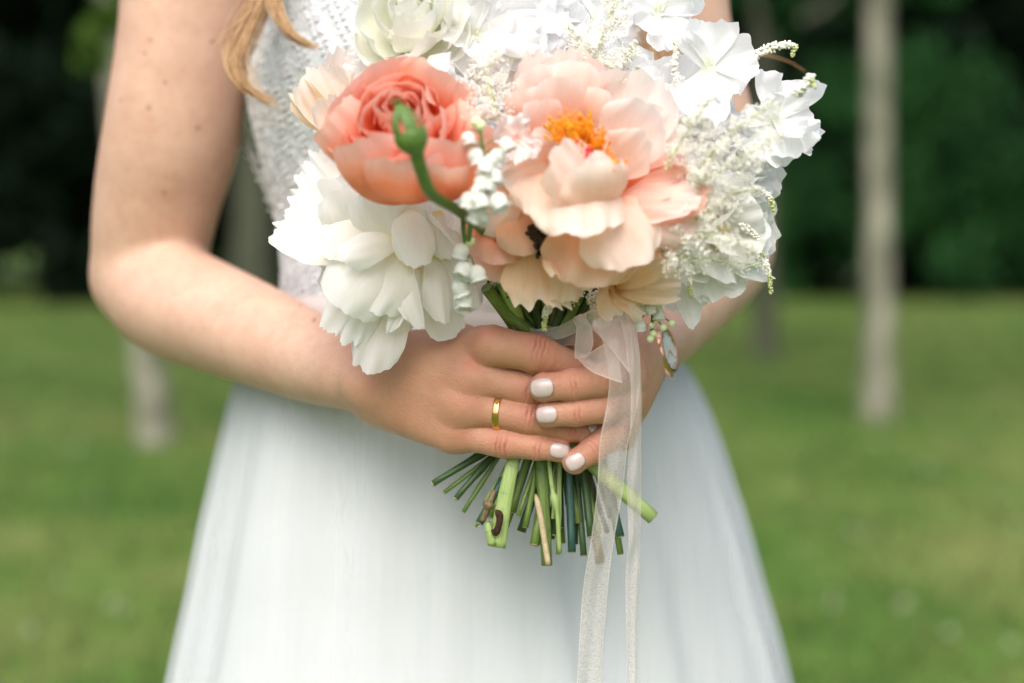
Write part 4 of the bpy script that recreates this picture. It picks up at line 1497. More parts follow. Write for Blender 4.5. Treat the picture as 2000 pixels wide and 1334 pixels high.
# main peach peony
mp_ = core("peony", S(1150, 320, -.055), .012, M_PEACH, "large open peach peony with bright orange stamens in the middle")
for mat, b, t, face, w_, kw in [
    (M_PINKP, (1100, 260, -.040), (1045, 105, -.030), (.2, -1, -.2), 140, dict(bow=.2, cup=.4)),
    (M_PINKP, (1120, 250, -.044), (1110, 95, -.040), (0, -1, -.3), 140, dict(bow=.22, cup=.45)),
    (M_PINKP, (1090, 265, -.045), (1000, 165, -.040), (.3, -1, -.1), 120, dict(bow=.2, cup=.4)),
    (M_BLUSHP, (1180, 260, -.040), (1175, 130, -.030), (0, -1, -.3), 120, dict(bow=.2, cup=.4)),
    (M_BLUSHP, (1200, 300, -.045), (1265, 145, -.045), (-.3, -1, -.2), 190, dict(bow=.24, cup=.45)),
    (M_BLUSHP, (1200, 310, -.055), (1275, 205, -.072), (-.4, -1, -.3), 150, dict(bow=.26, cup=.5)),
    (M_BLUSHP, (1210, 325, -.050), (1330, 245, -.050), (-.5, -1, -.1), 160, dict(bow=.22, cup=.45)),
    (M_CORALO, (1205, 385, -.058), (1382, 378, -.076), (-.4, -1, .2), 120, dict(bow=.26, cup=.55, rnd=.2)),
    (M_PINKP, (1200, 350, -.050), (1350, 330, -.068), (-.3, -.9, .5), 80, dict(bow=.14, cup=.4, rnd=.25)),
    (M_PINKP, (1195, 370, -.055), (1345, 362, -.074), (-.3, -.9, .5), 80, dict(bow=.10, cup=.4, rnd=.25)),
    (M_PINKP, (1200, 395, -.058), (1372, 398, -.082), (-.1, -1, .5), 95, dict(bow=-.16, cup=-.3, rnd=.3, curl=-.1)),
    (M_PINKP, (1205, 400, -.056), (1362, 448, -.074), (.1, -1, .1), 110, dict(bow=-.20, cup=-.35, rnd=.25)),
    (M_CORALO, (1200, 410, -.05), (1320, 485, -.058), (.1, -1, .1), 105, dict(bow=-.18, cup=-.35)),
    (M_PALE, (1080, 300, -.05), (965, 300, -.05), (.4, -1, 0), 120, dict(bow=.2, cup=.45)),
    (M_PALE, (1080, 320, -.055), (985, 355, -.06), (.4, -1, .2), 120, dict(bow=.2, cup=.45)),
    (M_PALE, (1075, 285, -.052), (975, 235, -.056), (.4, -1, -.1), 100, dict(bow=.2, cup=.45)),
    (M_PALE, (1185, 400, -.078), (1152, 305, -.098), (.0, -.9, .4), 95, dict(bow=-.18, cup=-.35, ruffle=.12)),
    (M_PALE, (1075, 300, -.058), (1052, 255, -.072), (.2, -1, .2), 110, dict(bow=-.18, cup=-.35, ruffle=.12)),
    (M_BLUSHP, (1205, 330, -.062), (1258, 262, -.084), (-.3, -1, -.1), 115, dict(bow=.22, cup=.45, ruffle=.12)),
    (M_PALE, (1150, 400, -.075), (1090, 285, -.095), (.1, -.9, .5), 140, dict(bow=-.16, cup=-.30)),
    (M_PALE, (1170, 410, -.080), (1160, 322, -.100), (.0, -.9, .5), 150, dict(bow=-.16, cup=-.30)),
    (M_PALE, (1110, 330, -.07), (1140, 460, -.098), (0, -1, .15), 190, dict(bow=-.10, cup=-.32, rnd=.3)),
    (M_PALE, (1060, 340, -.07), (1050, 420, -.080), (.1, -1, .15), 120, dict(bow=-.10, cup=-.3, rnd=.3)),
    (M_PEACH, (1160, 430, -.062), (1140, 560, -.065), (0, -1, -.1), 190, dict(bow=-.2, cup=-.35, rnd=.3)),
    (M_PALE, (1190, 400, -.075), (1235, 525, -.080), (.2, -1, -.1), 170, dict(bow=-.18, cup=-.35, rnd=.3)),
    (M_PALE, (1200, 400, -.07), (1270, 470, -.072), (.4, -1, -.1), 120, dict(bow=-.14, cup=-.3, rnd=.3)),
    (M_PEACH, (1130, 450, -.055), (1090, 540, -.055), (-.2, -1, -.1), 110, dict(bow=-.14, cup=-.3, rnd=.3)),
]:
    k = dict(ruffle=.10, frill=.07, w0=.45, seed=b[0] * .3 + t[0] * .71, nu_=25, nv_=15); k.update(kw)
    ptip(mp_, mat, b, t, face, w_, **k)
pk = core("peony", S(1085, 190, -.050), .006, M_PINKP, "smaller pink peony head tucked above the orange stamens")
for b, t, w_, kw in [((1075, 235, -.046), (1050, 128, -.060), 105, dict(bow=-.20, cup=-.4)), ((1115, 235, -.048), (1120, 118, -.062), 110, dict(bow=-.20, cup=-.4)),
                     ((1095, 245, -.056), (1095, 150, -.074), 95, dict(bow=-.22, cup=-.4)), ((1040, 245, -.050), (1022, 175, -.062), 90, dict(bow=-.2, cup=-.4)),
                     ((1065, 260, -.060), (1058, 195, -.074), 80, dict(bow=-.2, cup=-.4)), ((1150, 240, -.048), (1158, 170, -.058), 80, dict(bow=-.2, cup=-.4))]:
    ptip(pk, M_PINKP if t[0] < 1100 else M_PALE, b, t, (0, -1, 0), w_, ruffle=.05, frill=.03, rnd=.22, w0=.5, seed=t[0] * .9, nu_=19, nv_=13, **kw)
# stamens
sb = Bag(); tips, tr_ = [], []
cS = np.array(S(1150, 340, -.050)); axS = np.array((.06, -.72, .72)); axS /= np.linalg.norm(axS)
US = np.array(Vector(axS).orthogonal().normalized()); VS = np.cross(axS, US)
for (px, py, n_, sp) in ((1095, 255, 50, 22), (1135, 255, 80, 26), (1168, 285, 60, 20), (1195, 325, 80, 18)):
    for i in range(n_):
        e = np.array(S(px + RNG.normal() * sp * .62, py + RNG.normal() * sp * .55, -.078 + RNG.normal() * .004))
        b0 = cS + (e - cS) * .25 + RNG.standard_normal(3) * .002
        m_ = (b0 + e) / 2 + RNG.standard_normal(3) * .0015
        sb.tube(catmull([b0, m_, e], 5), [.00035] * 5, 4)
        d_ = (e - m_); d_ /= np.linalg.norm(d_)
        sb.tube([e, e + d_ * .0016, e + d_ * .0034], [.00045, .0008, .0003], 4)
child("stamens", sb.mesh("stamens"), M_STAM, mp_, kind="stuff")
for (px, py) in ((1123, 280), (1148, 292), (1147, 304)):
    child("pistil", tube_mesh("pistil", [S(px, py + 14, -.078), S(px + 1, py, -.083), S(px + 3, py - 6, -.085)], [.0012, .0016, .0006], 8), M_PIST, mp_)

# coral-peach garden rose peeping out at the lower left of the peony
r3 = core("ranunculus", S(985, 470, -.035), .010, M_CORALO, "half hidden peach and coral cup flower left of the frilled lisianthus")
for mat, b, t, face, w_, kw in [
    (M_CORALO, (1010, 440, -.02), (955, 545, -.02), (.3, -1, .3), 140, dict(bow=-.2, cup=-.45)),
    (M_CORALO, (985, 410, -.035), (965, 515, -.044), (0, -1, .1), 120, dict(bow=-.2, cup=-.4, ruffle=.08)),
    (M_PEACH, (1010, 400, -.045), (1025, 500, -.052), (.2, -1, 0), 100, dict(bow=-.18, cup=-.4)),
    (M_PALE, (1000, 380, -.05), (935, 450, -.044), (-.3, -1, .1), 95, dict(bow=-.18, cup=-.4)),
    (M_CORALO, (960, 420, -.02), (925, 480, -.022), (-.3, -1, 0), 90, dict(bow=-.2, cup=-.4)),
]:
    k = dict(frill=.03, w0=.6, seed=b[0] * .3 + t[0], nu_=15, nv_=13); k.setdefault('ruffle', .04); k.update(kw)
    ptip(r3, mat, b, t, face, w_, **k)

# frilled lisianthus at the bottom centre and the bottom right
l2 = core("lisianthus", S(1058, 480, -.030), .005, M_LIS, "frilled cream and apricot lisianthus with a dark throat, bottom centre")
for b, t, face, w_, kw in [
    ((1045, 470, -.035), (1055, 590, -.046), (0, -1, .3), 150, dict(bow=.14, cup=.10, curl=.15)),
    ((1085, 440, -.04), (1118, 540, -.064), (.2, -1, .2), 95, dict(bow=.05, cup=-.3)),
    ((1040, 470, -.03), (1090, 400, -.045), (.1, -1, -.3), 90, dict(bow=.12, cup=.3)),
    ((1040, 490, -.03), (1010, 400, -.045), (.3, -1, -.1), 80, dict(bow=.12, cup=.3)),
    ((1060, 500, -.03), (1125, 588, -.036), (.2, -1, .3), 105, dict(bow=.1, cup=.2, curl=.1)),
]:
    ptip(l2, M_LIS, b, t, face, w_, ruffle=.12, frill=.13, rnd=.14, w0=.22, seed=t[0] * .3, nu_=31, nv_=15, **kw)
fb = Bag()
for i in range(60):
    fb.tube([S(1052 + RNG.normal() * 6, 495, -.03), S(1052 + RNG.normal() * 12, 455 + RNG.normal() * 20, -.052)], [.0007, .0012], 4)
child("dark_throat", fb.mesh("dark_throat"), simple_mat("throat", (.035, .022, .008), .7), l2, kind="stuff")
l3 = core("lisianthus", S(1215, 545, -.028), .005, M_LIS, "apricot frilled lisianthus at the lower right above the ribbon")
for b, t, face, w_, kw in [
    ((1200, 560, -.028), (1330, 545, -.030), (0, -1, .3), 95, dict(bow=.14, cup=.3, curl=.2)),
    ((1200, 555, -.032), (1290, 480, -.040), (-.2, -1, .1), 100, dict(bow=.1, cup=.3)),
    ((1185, 550, -.026), (1225, 605, -.030), (0, -1, .5), 110, dict(bow=.1, cup=.2, curl=.2)),
    ((1190, 560, -.026), (1268, 590, -.026), (0, -1, .6), 95, dict(bow=.1, cup=.2, curl=.3)),
    ((1190, 550, -.036), (1250, 510, -.052), (-.2, -1, .6), 60, dict(bow=.1, cup=.5)),
]:
    ptip(l3, M_LIS, b, t, face, w_, ruffle=.12, frill=.12, rnd=.14, w0=.24, seed=t[0] * .37, nu_=31, nv_=15, **kw)

# white peony behind on the lower right
wp2 = core("peony", S(1400, 460, -.002), .010, M_WPEONY, "white peony at the lower right, behind the cream plumes")
rosette(wp2, S(1395, 440, .004), (.45, -.85, -.1), [
    (7, 80, .038, .046, .003, 0, M_WPEONY, dict(bow=.10, cup=.3, ruffle=.08, frill=.09)),
    (6, 55, .034, .040, .003, .002, M_WPEONY, dict(bow=-.14, cup=-.3, ruffle=.08, frill=.06)),
    (4, 30, .028, .034, .003, .003, M_WPEONY, dict(bow=-.16, cup=-.3, ruffle=.08, frill=.06)),
], 8)
for b, t, face, w_, kw in [
    ((1400, 500, .0), (1510, 545, .0), (0, -.8, .6), 62, dict(bow=-.1, cup=.2, rnd=.4)),
    ((1400, 470, -.002), (1505, 470, -.004), (0, -1, .2), 110, dict(bow=.1, cup=.3)),
    ((1400, 430, .0), (1500, 405, .0), (0, -1, .0), 90, dict(bow=.1, cup=.3)),
    ((1330, 500, -.002), (1352, 640, .0), (.2, -1, .2), 70, dict(bow=.12, cup=.45, rnd=.55)),
    ((1340, 500, .004), (1330, 612, .006), (-.1, -1, .1), 110, dict(bow=.08, cup=.3, rnd=.25)),
    ((1345, 490, .0), (1385, 590, -.002), (-.3, -1, .1), 65, dict(bow=.08, cup=.3, rnd=.3)),
]:
    ptip(wp2, M_WHITE, b, t, face, w_, ruffle=.06, frill=.06, seed=t[0] * .61, nu_=25, nv_=13, **kw)

# sweet peas
def sweet_pea(c, pets, label, mat=M_SWEET):
    o = core("sweet_pea", S(c[0], c[1], c[2] + .006), .0025, M_SWEET, label)
    for i, (t, face, w_, kw) in enumerate(pets):
        k = dict(bow=.16, cup=.35, ruffle=.24, frill=.05, rnd=.06, w0=.16, vexp=2.1, notch=.05, nu_=27, nv_=15, seed=c[0] * .13 + i * 5.3, wexp=1.35); k.update(kw)
        ptip(o, mat, c, t, face, w_ * 1.28, **k)
    return o


sweet_pea((1385, 130, -.012), [((1390, 40, -.012), (.1, -1, 0), 84, dict(ruffle=.08)), ((1478, 108, -.014), (0, -1, .3), 76, dict(ruffle=.12)), ((1338, 68, -.016), (-.6, -1, 0), 40, dict(w0=.5)),
                               ((1435, 188, -.02), (.2, -1, .2), 66, {}), ((1362, 232, -.03), (-.1, -1, .2), 92, {})],
          "white sweet pea with spread petals against the dark woods, upper right")
sweet_pea((1510, 235, -.012), [((1535, 150, -.010), (.1, -1, -.1), 110, {}), ((1585, 205, -.014), (0, -1, .1), 90, {}), ((1560, 305, -.018), (.1, -1, .2), 100, {}),
                               ((1590, 290, -.010), (.2, -1, .3), 50, dict(cup=.6)), ((1510, 310, -.02), (-.1, -1, .2), 90, {}), ((1480, 200, -.02), (-.2, -1, 0), 80, {}),
                               ((1570, 262, -.030), (.2, -1, .1), 46, dict(cup=.8, bow=.3))],
          "rightmost white sweet pea with ruffled rim at the bouquet's right edge")
sweet_pea((1285, 25, .008), [((1350, 40, .004), (0, -1, .1), 120, {}), ((1320, 92, .002), (.1, -1, .2), 90, {}), ((1255, -60, .01), (0, -1, 0), 110, {}), ((1345, -30, .006), (0, -1, 0), 90, {}),
                             ((1245, 40, .0), (-.2, -1, 0), 80, {})],
          "white sweet pea at the top edge before the brown hair")
sweet_pea((1170, 40, .01), [((1195, -60, .005), (0, -1, 0), 130, {}), ((1230, 60, .0), (0, -1, .1), 90, {}), ((1120, -20, .01), (0, -1, 0), 100, {}), ((1150, 110, .0), (0, -1, .2), 90, {})],
          "white sweet pea at the top edge behind the cream plume")
sweet_pea((925, 70, -.02), [((900, 5, -.02), (0, -1, -.1), 90, {}), ((985, 10, -.024), (0, -1, 0), 100, {}), ((880, 90, -.04), (-.2, -1, 0), 70, {}), ((950, 125, -.035), (0, -1, .2), 100, {}),
                            ((1050, 55, -.03), (0, -1, .1), 90, dict(curl=.3))],
          "soft white blossom right of the ivory rose at the top edge", M_WHITE)
sweet_pea((1000, 110, -.015), [((990, 20, -.01), (0, -1, 0), 110, {}), ((1060, 60, -.01), (0, -1, 0), 100, {}), ((930, 130, -.03), (0, -1, .2), 90, {}), ((1030, 160, -.02), (0, -1, .2), 90, {})],
          "white blossom above the pink peony petals at the top centre", M_WHITE)
sweet_pea((1210, 190, -.012), [((1165, 130, -.01), (0, -1, 0), 100, {}), ((1250, 130, -.008), (0, -1, 0), 110, {}), ((1190, 240, -.02), (0, -1, .2), 90, {}), ((1150, 210, -.02), (0, -1, .1), 90, {})],
          "white blossom between the two pale peach peony crowns", M_WHITE)
sweet_pea((1320, 250, -.01), [((1300, 170, -.012), (0, -1, 0), 90, {}), ((1370, 200, -.01), (0, -1, 0), 110, {}), ((1400, 270, -.01), (0, -1, 0), 110, {}), ((1380, 330, -.012), (0, -1, .2), 100, {}),
                              ((1440, 330, -.004), (0, -1, .1), 90, {})],
          "white blossom right of the peach peony under the cream plumes", M_WHITE)
sweet_pea((1440, 300, .004), [((1480, 340, 0), (0, -1, 0), 80, {}), ((1430, 230, 0), (0, -1, 0), 90, {}), ((1490, 270, .002), (0, -1, 0), 90, {}), ((1420, 380, 0), (0, -1, .2), 100, {})],
          "white blossom below the rightmost sweet pea", M_WHITE)
sweet_pea((1010, 270, -.075), [((1000, 225, -.078), (0, -1, 0), 55, {}), ((1040, 260, -.08), (0, -1, .1), 50, {}), ((970, 285, -.08), (0, -1, .1), 50, {}), ((1015, 315, -.082), (0, -1, .2), 60, {}),
                               ((1050, 300, -.075), (0, -1, .2), 45, {})],
          "small blush pink blossom left of the orange stamens", petal_mat("blush_petal", (.80, .50, .42), (.87, .72, .69), (.89, .82, .82), .35, .08))


for c_, ax_, sc_, mt_, lab_ in ((S(985, 80, .004), (.0, -.9, .3), 1.15, M_WHITE, "full white blossom at the top edge between ivory rose and pink peony"),
                                (S(1195, 185, .004), (.1, -.95, .2), 1.0, M_WHITE, "round white blossom tucked between the pink and pale peach heads"),
                                (S(1100, 60, .018), (.0, -.95, .2), 1.0, M_SWEET, "white blossom at the back of the bouquet under the creamy plume"),
                                (S(1320, 210, .006), (.2, -.95, .1), .95, M_WHITE, "white blossom behind the pale peach peony's right shoulder"),
                                (S(752, 140, .022), (-.2, -.95, .1), .8, M_WHITE, "white blossom between the frilled lisianthus and the coral rose"),
                                (S(1425, 320, .010), (.3, -.9, .0), 1.0, M_SWEET, "wavy white bloom under the plumes at the right")):
    rr_ = core("blossom", c_, .004, mt_, lab_)
    rosette(rr_, c_, ax_, [(6, 76, .029 * sc_, .036 * sc_, .003, 0, mt_, dict(bow=.12, cup=.25, ruffle=.14, frill=.05, rnd=.12, w0=.3)),
                           (5, 50, .026 * sc_, .032 * sc_, .003, .002, mt_, dict(bow=.18, cup=.3, ruffle=.16, frill=.05, rnd=.12, w0=.3)),
                           (4, 26, .022 * sc_, .025 * sc_, .002, .003, mt_, dict(bow=.2, cup=.4, ruffle=.16, frill=.05, rnd=.12, w0=.3))], int(sc_ * 100) + len(lab_))


# astilbe plumes
def plume(spine, n_side, reach, label, dens=7, rad=.00055, green_tip=True, spread=1.1, stemr=.0006):
    P_ = catmull([tuple(S(*s)) for s in spine], 40)
    root = child("astilbe", tube_mesh("astilbe", P_, np.linspace(stemr * 1.4, stemr * .5, 40), 5), M_ASTG, bouquet, label=label)
    C, R = [], []; G, GR = [], []
    tot = np.linalg.norm(np.diff(P_, axis=0), axis=1).sum()
    for i in range(n_side):
        t = .10 + .88 * i / max(1, n_side - 1)
        j = int(t * 39); p0 = P_[j]; tg = P_[min(39, j + 1)] - P_[max(0, j - 1)]; tg /= np.linalg.norm(tg) + 1e-9
        q = RNG.standard_normal(3); q -= tg * q.dot(tg); q /= np.linalg.norm(q)
        L = reach * (1.05 - t) ** .8 * RNG.uniform(.7, 1.15) + .0015
        d_ = tg * .75 + q * spread; d_ /= np.linalg.norm(d_)
        m_ = max(3, int(dens * L / reach * 2.2))
        for k_ in range(m_):
            s_ = (k_ + .5) / m_
            c_ = p0 + d_ * L * s_ + np.array((0, 0, -1)) * L * .18 * s_ * s_
            for _ in range(3):
                C.append(c_ + RNG.standard_normal(3) * .0013); R.append(rad * RNG.uniform(.6, 1.25))
    for i in range(12):
        e_ = P_[-1 - i // 2] + RNG.standard_normal(3) * .0006
        (G if green_tip else C).append(e_); (GR if green_tip else R).append(rad * RNG.uniform(.8, 1.2))
    child("florets", blobs("florets", C, R), M_ASTI, root, kind="stuff")
    if G: child("tip_buds", blobs("tip_buds", G, GR), M_ASTG, root, kind="stuff")


def spike(spine, label, r0=.0034, green=True):
    """a single slim catkin-like tip of the plume: beads crowded along a curved stalk"""
    P_ = catmull([tuple(S(*s)) for s in spine], 46)
    root = child("astilbe", tube_mesh("astilbe", P_, np.linspace(.0007, .0004, 46), 5), M_ASTG, bouquet, label=label)
    C, R, G, GR = [], [], [], []
    for j, c_ in enumerate(P_):
        t = j / 45
        rr = r0 * (1 - .65 * t) * (.5 if t < .06 else 1)
        for _ in range(5):
            q = RNG.standard_normal(3); q /= np.linalg.norm(q)
            (G if (t > .72 and green) else C).append(c_ + q * rr * RNG.uniform(.5, 1.))
            (GR if (t > .72 and green) else R).append(.00115 * (1 - .4 * t) * RNG.uniform(.7, 1.2))
    child("florets", blobs("florets", C, R), M_ASTI, root, kind="stuff")
    if G: child("tip_buds", blobs("tip_buds", G, GR), M_ASTG, root, kind="stuff")


plume([(1155, 200, -.03), (1165, 110, -.034), (1195, 20, -.034), (1215, -30, -.03)], 60, .020, "creamy feathery plume rising at the top centre")
plume([(1180, 190, -.03), (1140, 100, -.032), (1110, 50, -.03)], 26, .012, "creamy plume leaning left at the top centre")
plume([(1185, 170, -.035), (1210, 120, -.035), (1240, 90, -.035)], 24, .010, "small creamy plume leaning right at the top centre")
plume([(985, 260, -.06), (960, 190, -.062), (950, 130, -.055), (970, 100, -.05)], 60, .022, "blurred creamy plume right of the coral rose")
plume([(1200, 230, -.03), (1195, 165, -.03), (1250, 135, -.03)], 22, .008, "short creamy plume above the peony crown")
spike([(1455, 122, -.01), (1490, 100, -.01), (1530, 88, -.01), (1552, 90, -.01), (1548, 108, -.01)], "slim creamy spike pointing right against the dark woods")
spike([(1325, 170, -.012), (1318, 130, -.012), (1322, 88, -.012), (1318, 84, -.012)], "slim creamy spike upright beside the hair", .0022, True)
plume([(1330, 380, -0.068), (1390, 300, -0.078), (1450, 240, -0.083), (1520, 200, -0.078)], 44, .022, "broad blurred plume over the rightmost sweet pea", green_tip=False)
plume([(1310, 400, -0.063), (1380, 350, -0.076), (1460, 300, -0.080), (1530, 260, -0.078)], 44, .022, "blurred creamy plume crossing below the rightmost sweet pea", green_tip=False)
plume([(1300, 480, -0.063), (1370, 420, -0.073), (1430, 380, -0.073), (1490, 370, -0.063)], 34, .020, "creamy plume sweeping right at mid height", green_tip=False)
plume([(1300, 470, -0.063), (1370, 460, -0.073), (1430, 470, -0.068), (1480, 500, -0.048)], 29, .018, "creamy plume drooping over the lower right peony", green_tip=False)
plume([(1290, 490, -0.058), (1330, 500, -0.063), (1400, 510, -0.058), (1500, 520, -0.040)], 22, .014, "low creamy plume trailing to the lower right", green_tip=False)
plume([(1300, 330, -0.073), (1345, 250, -0.078), (1390, 190, -0.078)], 24, .016, "creamy plume rising right of the peony crown", green_tip=False)
spike([(1556, 185, -.05), (1572, 165, -.052), (1584, 150, -.054), (1590, 170, -.055)], "small blurred green catkin tip at the far right edge of the bouquet", .0030)
spike([(1430, 380, -.01), (1475, 370, -.01), (1502, 385, -.01), (1512, 412, -.01)], "greenish drooping spike at the right edge, mid height", .003)
spike([(1440, 500, -.008), (1485, 505, -.008), (1500, 530, -.008), (1506, 572, -.008)], "hanging greenish spike at the lower right edge", .003)
spike([(1450, 440, -.01), (1475, 460, -.01), (1490, 500, -.01)], "short creamy spike before the lower right peony", .0028)
spike([(1330, 470, -.02), (1345, 540, -.02), (1350, 580, -.02)], "thin creamy spike hanging above the pointed white petals", .002)
spike([(1110, 560, -.018), (1080, 592, -.02), (1065, 615, -.02), (1064, 645, -.019)], "yellow green drooping spike above the joined hands", .0030)
plume([(1020, 520, .0), (975, 545, .0), (945, 560, .002)], 24, .008, "small cream fluff beneath the peach cup flower", green_tip=True)
plume([(1110, 520, -.01), (1115, 565, -.012), (1105, 590, -.012)], 26, .008, "yellowish fluff under the frilled lisianthus")
plume([(1180, 560, -.01), (1160, 590, -.012), (1168, 615, -.012)], 22, .007, "greenish fluff left of the ribbon knot")

# lily of the valley
def bell_mesh():
    prof = [(0.0004, 0), (.0021, -.0006), (.0032, -.0022), (.0034, -.0040), (.0029, -.0052), (.0031, -.0060), (.0040, -.0066), (.0034, -.0062), (.0024, -.0050), (.0026, -.003)]
    V, UV = [], []
    seg = 12
    for j, (r_, z) in enumerate(prof):
        for i in range(seg):
            t = 2 * PI * i / seg
            rr = r_ * (1 + (.16 * math.cos(6 * t) if 5 <= j <= 7 else 0))
            V.append((rr * math.cos(t), rr * math.sin(t), z)); UV.append((i / seg, j / 9))
    return mesh_np("bell", V, grid_faces(seg, len(prof), True), UV)


BELL = bell_mesh(); BELL.materials.append(M_BELL)
BUDM = mesh_np("bud", ICO_V * .0024, ICO_F); BUDM.materials.append(simple_mat("bell_bud", (.66, .74, .42), .5, .3, 0, .1, 300))


def lily(spine, bells, buds, label, sc=1.0):
    P_ = catmull([tuple(S(*s)) for s in spine], 30)
    root = child("lily_of_the_valley", tube_mesh("lily_of_the_valley", P_, np.linspace(.0014, .0007, 30), 7), M_SEP, bouquet, label=label)
    for lst, me, nm in ((bells, BELL, "bell"), (buds, BUDM, "bud")):
        for b in lst:
            p_ = np.array(S(*b))
            j = np.linalg.norm(P_ - p_, axis=1).argmin(); j = max(0, j - 2)
            a = P_[j]
            o = link(nm, me); o.parent = root
            WORLD_INV[o.name] = Matrix.Identity(4)
            s = sc * RNG.uniform(.85, 1.1)
            o.matrix_local = Matrix.Translation(Vector(p_)) @ Matrix.Rotation(RNG.uniform(-.5, .5), 4, 'X') @ Matrix.Rotation(RNG.uniform(-.5, .5), 4, 'Y') @ Matrix.Rotation(RNG.uniform(0, 6), 4, 'Z') @ Matrix.Diagonal((s, s, s, 1))
            m_ = (a + p_) / 2 + np.array((0, 0, .0018))
            child("pedicel", tube_mesh("pedicel", catmull([a, m_, p_], 6), [.0004] * 6, 5), M_SEP, root)


lily([(915, 470, -.07), (925, 400, -.085), (945, 330, -.095), (940, 270, -.098), (935, 235, -.098)],
     [(912, 258, -.1), (922, 288, -.1), (982, 270, -.098), (975, 290, -.1), (950, 312, -.105), (965, 330, -.104), (945, 340, -.106), (938, 362, -.108), (962, 352, -.105),
      (918, 375, -.106), (935, 378, -.108), (965, 378, -.106), (970, 392, -.102), (938, 402, -.104), (948, 412, -.1), (955, 300, -.1)],
     [(938, 245, -.098), (930, 238, -.098)], "white lily of the valley hanging between coral rose and peach peony", 1.25)
lily([(905, 400, -.06), (905, 450, -.062), (912, 500, -.058), (905, 560, -.05), (900, 590, -.046)],
     [(905, 475, -.062), (902, 520, -.058), (926, 518, -.060), (912, 512, -.06), (892, 545, -.056), (908, 570, -.05)],
     [(905, 585, -.05), (915, 592, -.05), (898, 590, -.05), (918, 472, -.06)], "trailing lily of the valley over the right side of the white peony", 1.3)
lily([(1290, 540, -.02), (1280, 575, -.018), (1275, 610, -.016), (1272, 655, -.014)],
     [(1246, 588, -.02), (1260, 580, -.022), (1250, 625, -.02), (1290, 585, -.02), (1285, 600, -.018), (1268, 592, -.022)],
     [(1285, 622, -.016), (1272, 636, -.016), (1276, 652, -.016), (1312, 632, -.018), (1295, 640, -.018), (1270, 662, -.016), (1288, 612, -.018)],
     "small lily of the valley hanging beside the ribbon above the watch")

# ------------------------------------------------------------------ stems
GRIP = (1085, 735, .034)


def stem_thru(top, gx, gd, tip, r, mat, label=None, name="stem"):
    """top flower base -> grip -> cut tip"""
    pts = [S(*top), S(gx * .6 + top[0] * .4, 640, gd * .7 + top[2] * .3), S(gx, 735, gd), S(gx * .72 + tip[0] * .28, 850, gd * .8 + tip[2] * .2), S(*tip)]
    P_ = catmull([tuple(p) for p in pts], 26)
    R = np.full(26, r) * (1 + .06 * np.sin(np.arange(26) * 1.3 + gx)) * np.linspace(1.08, RNG.uniform(.85, 1.1), 26)
    if RNG.random() < .45:                        # a leaf node near the end
        jn = int(RNG.integers(18, 24)); R[jn] *= 1.35; R[jn - 1] *= 1.12
    bend = RNG.uniform(-1, 1) * .0038
    P_ = P_ + np.sin(np.linspace(0, PI, 26) ** 1.0 * 2.0)[:, None] * np.array((bend, 0, 0)) * (np.linspace(0, 1, 26) > .5)[:, None]
    props = dict(label=label) if label else {}
    o = child(name, tube_mesh(name, P_, R, 10), mat, bouquet, **props)
    e = P_[-1]; d_ = P_[-1] - P_[-2]; d_ /= np.linalg.norm(d_)
    child("cut_end", tube_mesh("cut_end", [e - d_ * .0003, e + d_ * .0004], [r * .86, r * .80], 10), M_CUT, o)
    return o


G_, D_, B_, L_, N_ = M_GREEN, M_GDARK, M_GBLUE, M_GLITE, M_GBROWN
TOPS = [(960, 560, .0), (985, 575, .0), (1010, 560, .01), (1040, 560, .0), (1065, 560, .01), (1090, 560, .0), (1120, 560, .0), (1150, 555, .01), (1175, 550, .0), (1185, 560, .01)]
tips = [(845, 945, .03, .0022, D_), (890, 974, .03, .0019, D_), (928, 1028, .03, .0014, L_), (936, 1022, .02, .0022, B_), (957, 1010, .025, .0018, G_),
        (1000, 1000, .03, .0026, G_), (1018, 1038, .035, .0026, D_), (1026, 1030, .02, .0018, G_), (1044, 1064, .010, .0032, G_), (1075, 1052, .03, .0022, D_),
        (1090, 1082, .012, .0015, L_), (1083, 1045, .02, .0017, D_), (1117, 1078, .014, .0024, B_), (1140, 1085, .020, .0020, D_), (1110, 985, .04, .0020, G_),
        (1154, 1048, .012, .0024, D_), (1170, 1040, .02, .0020, G_), (1172, 1100, .03, .0024, N_), (1212, 1048, .010, .0026, B_), (1212, 1082, .025, .0018, G_),
        (1130, 1020, .03, .0022, G_), (1055, 1010, .035, .0024, D_), (980, 990, .04, .0020, D_), (1095, 1030, .035, .0020, D_), (1195, 1010, .03, .0022, G_)]
tips += [(905, 1000, .045, .0012, G_), (948, 985, .045, .0015, L_), (990, 1030, .04, .0014, G_), (1012, 1008, .012, .0013, G_), (1034, 990, .045, .0016, D_), (1062, 1040, .045, .0014, B_),
         (1100, 1060, .045, .0013, G_), (1125, 1062, .04, .0014, D_), (1146, 1015, .045, .0015, G_), (1162, 1072, .045, .0013, L_), (1186, 1040, .045, .0015, D_), (1080, 1012, .012, .0012, L_), (868, 962, .045, .0013, G_)]
for i, (tx, ty, td, r, m_) in enumerate(tips):
    f = (tx - 845) / 430
    gx = 1035 + 110 * f + random.uniform(-8, 8)
    gd = .028 + random.uniform(-.008, .012)
    tp = TOPS[max(0, min(9, int(f * 10)))]
    stem_thru((tp[0] + random.uniform(-8, 8), tp[1], tp[2] + random.uniform(-.01, .02)), gx, gd, (tx, ty, td * .5), r, m_)
stem_thru((980, 545, -.01), 1040, .016, (1276, 1012, .0), .0040, L_, "thick pale green stem sticking out to the lower right")
stem_thru((950, 560, .004), 1040, .020, (1068, 1104, .004), .0032, G_, "longest stem, green with a pale woody stripe")
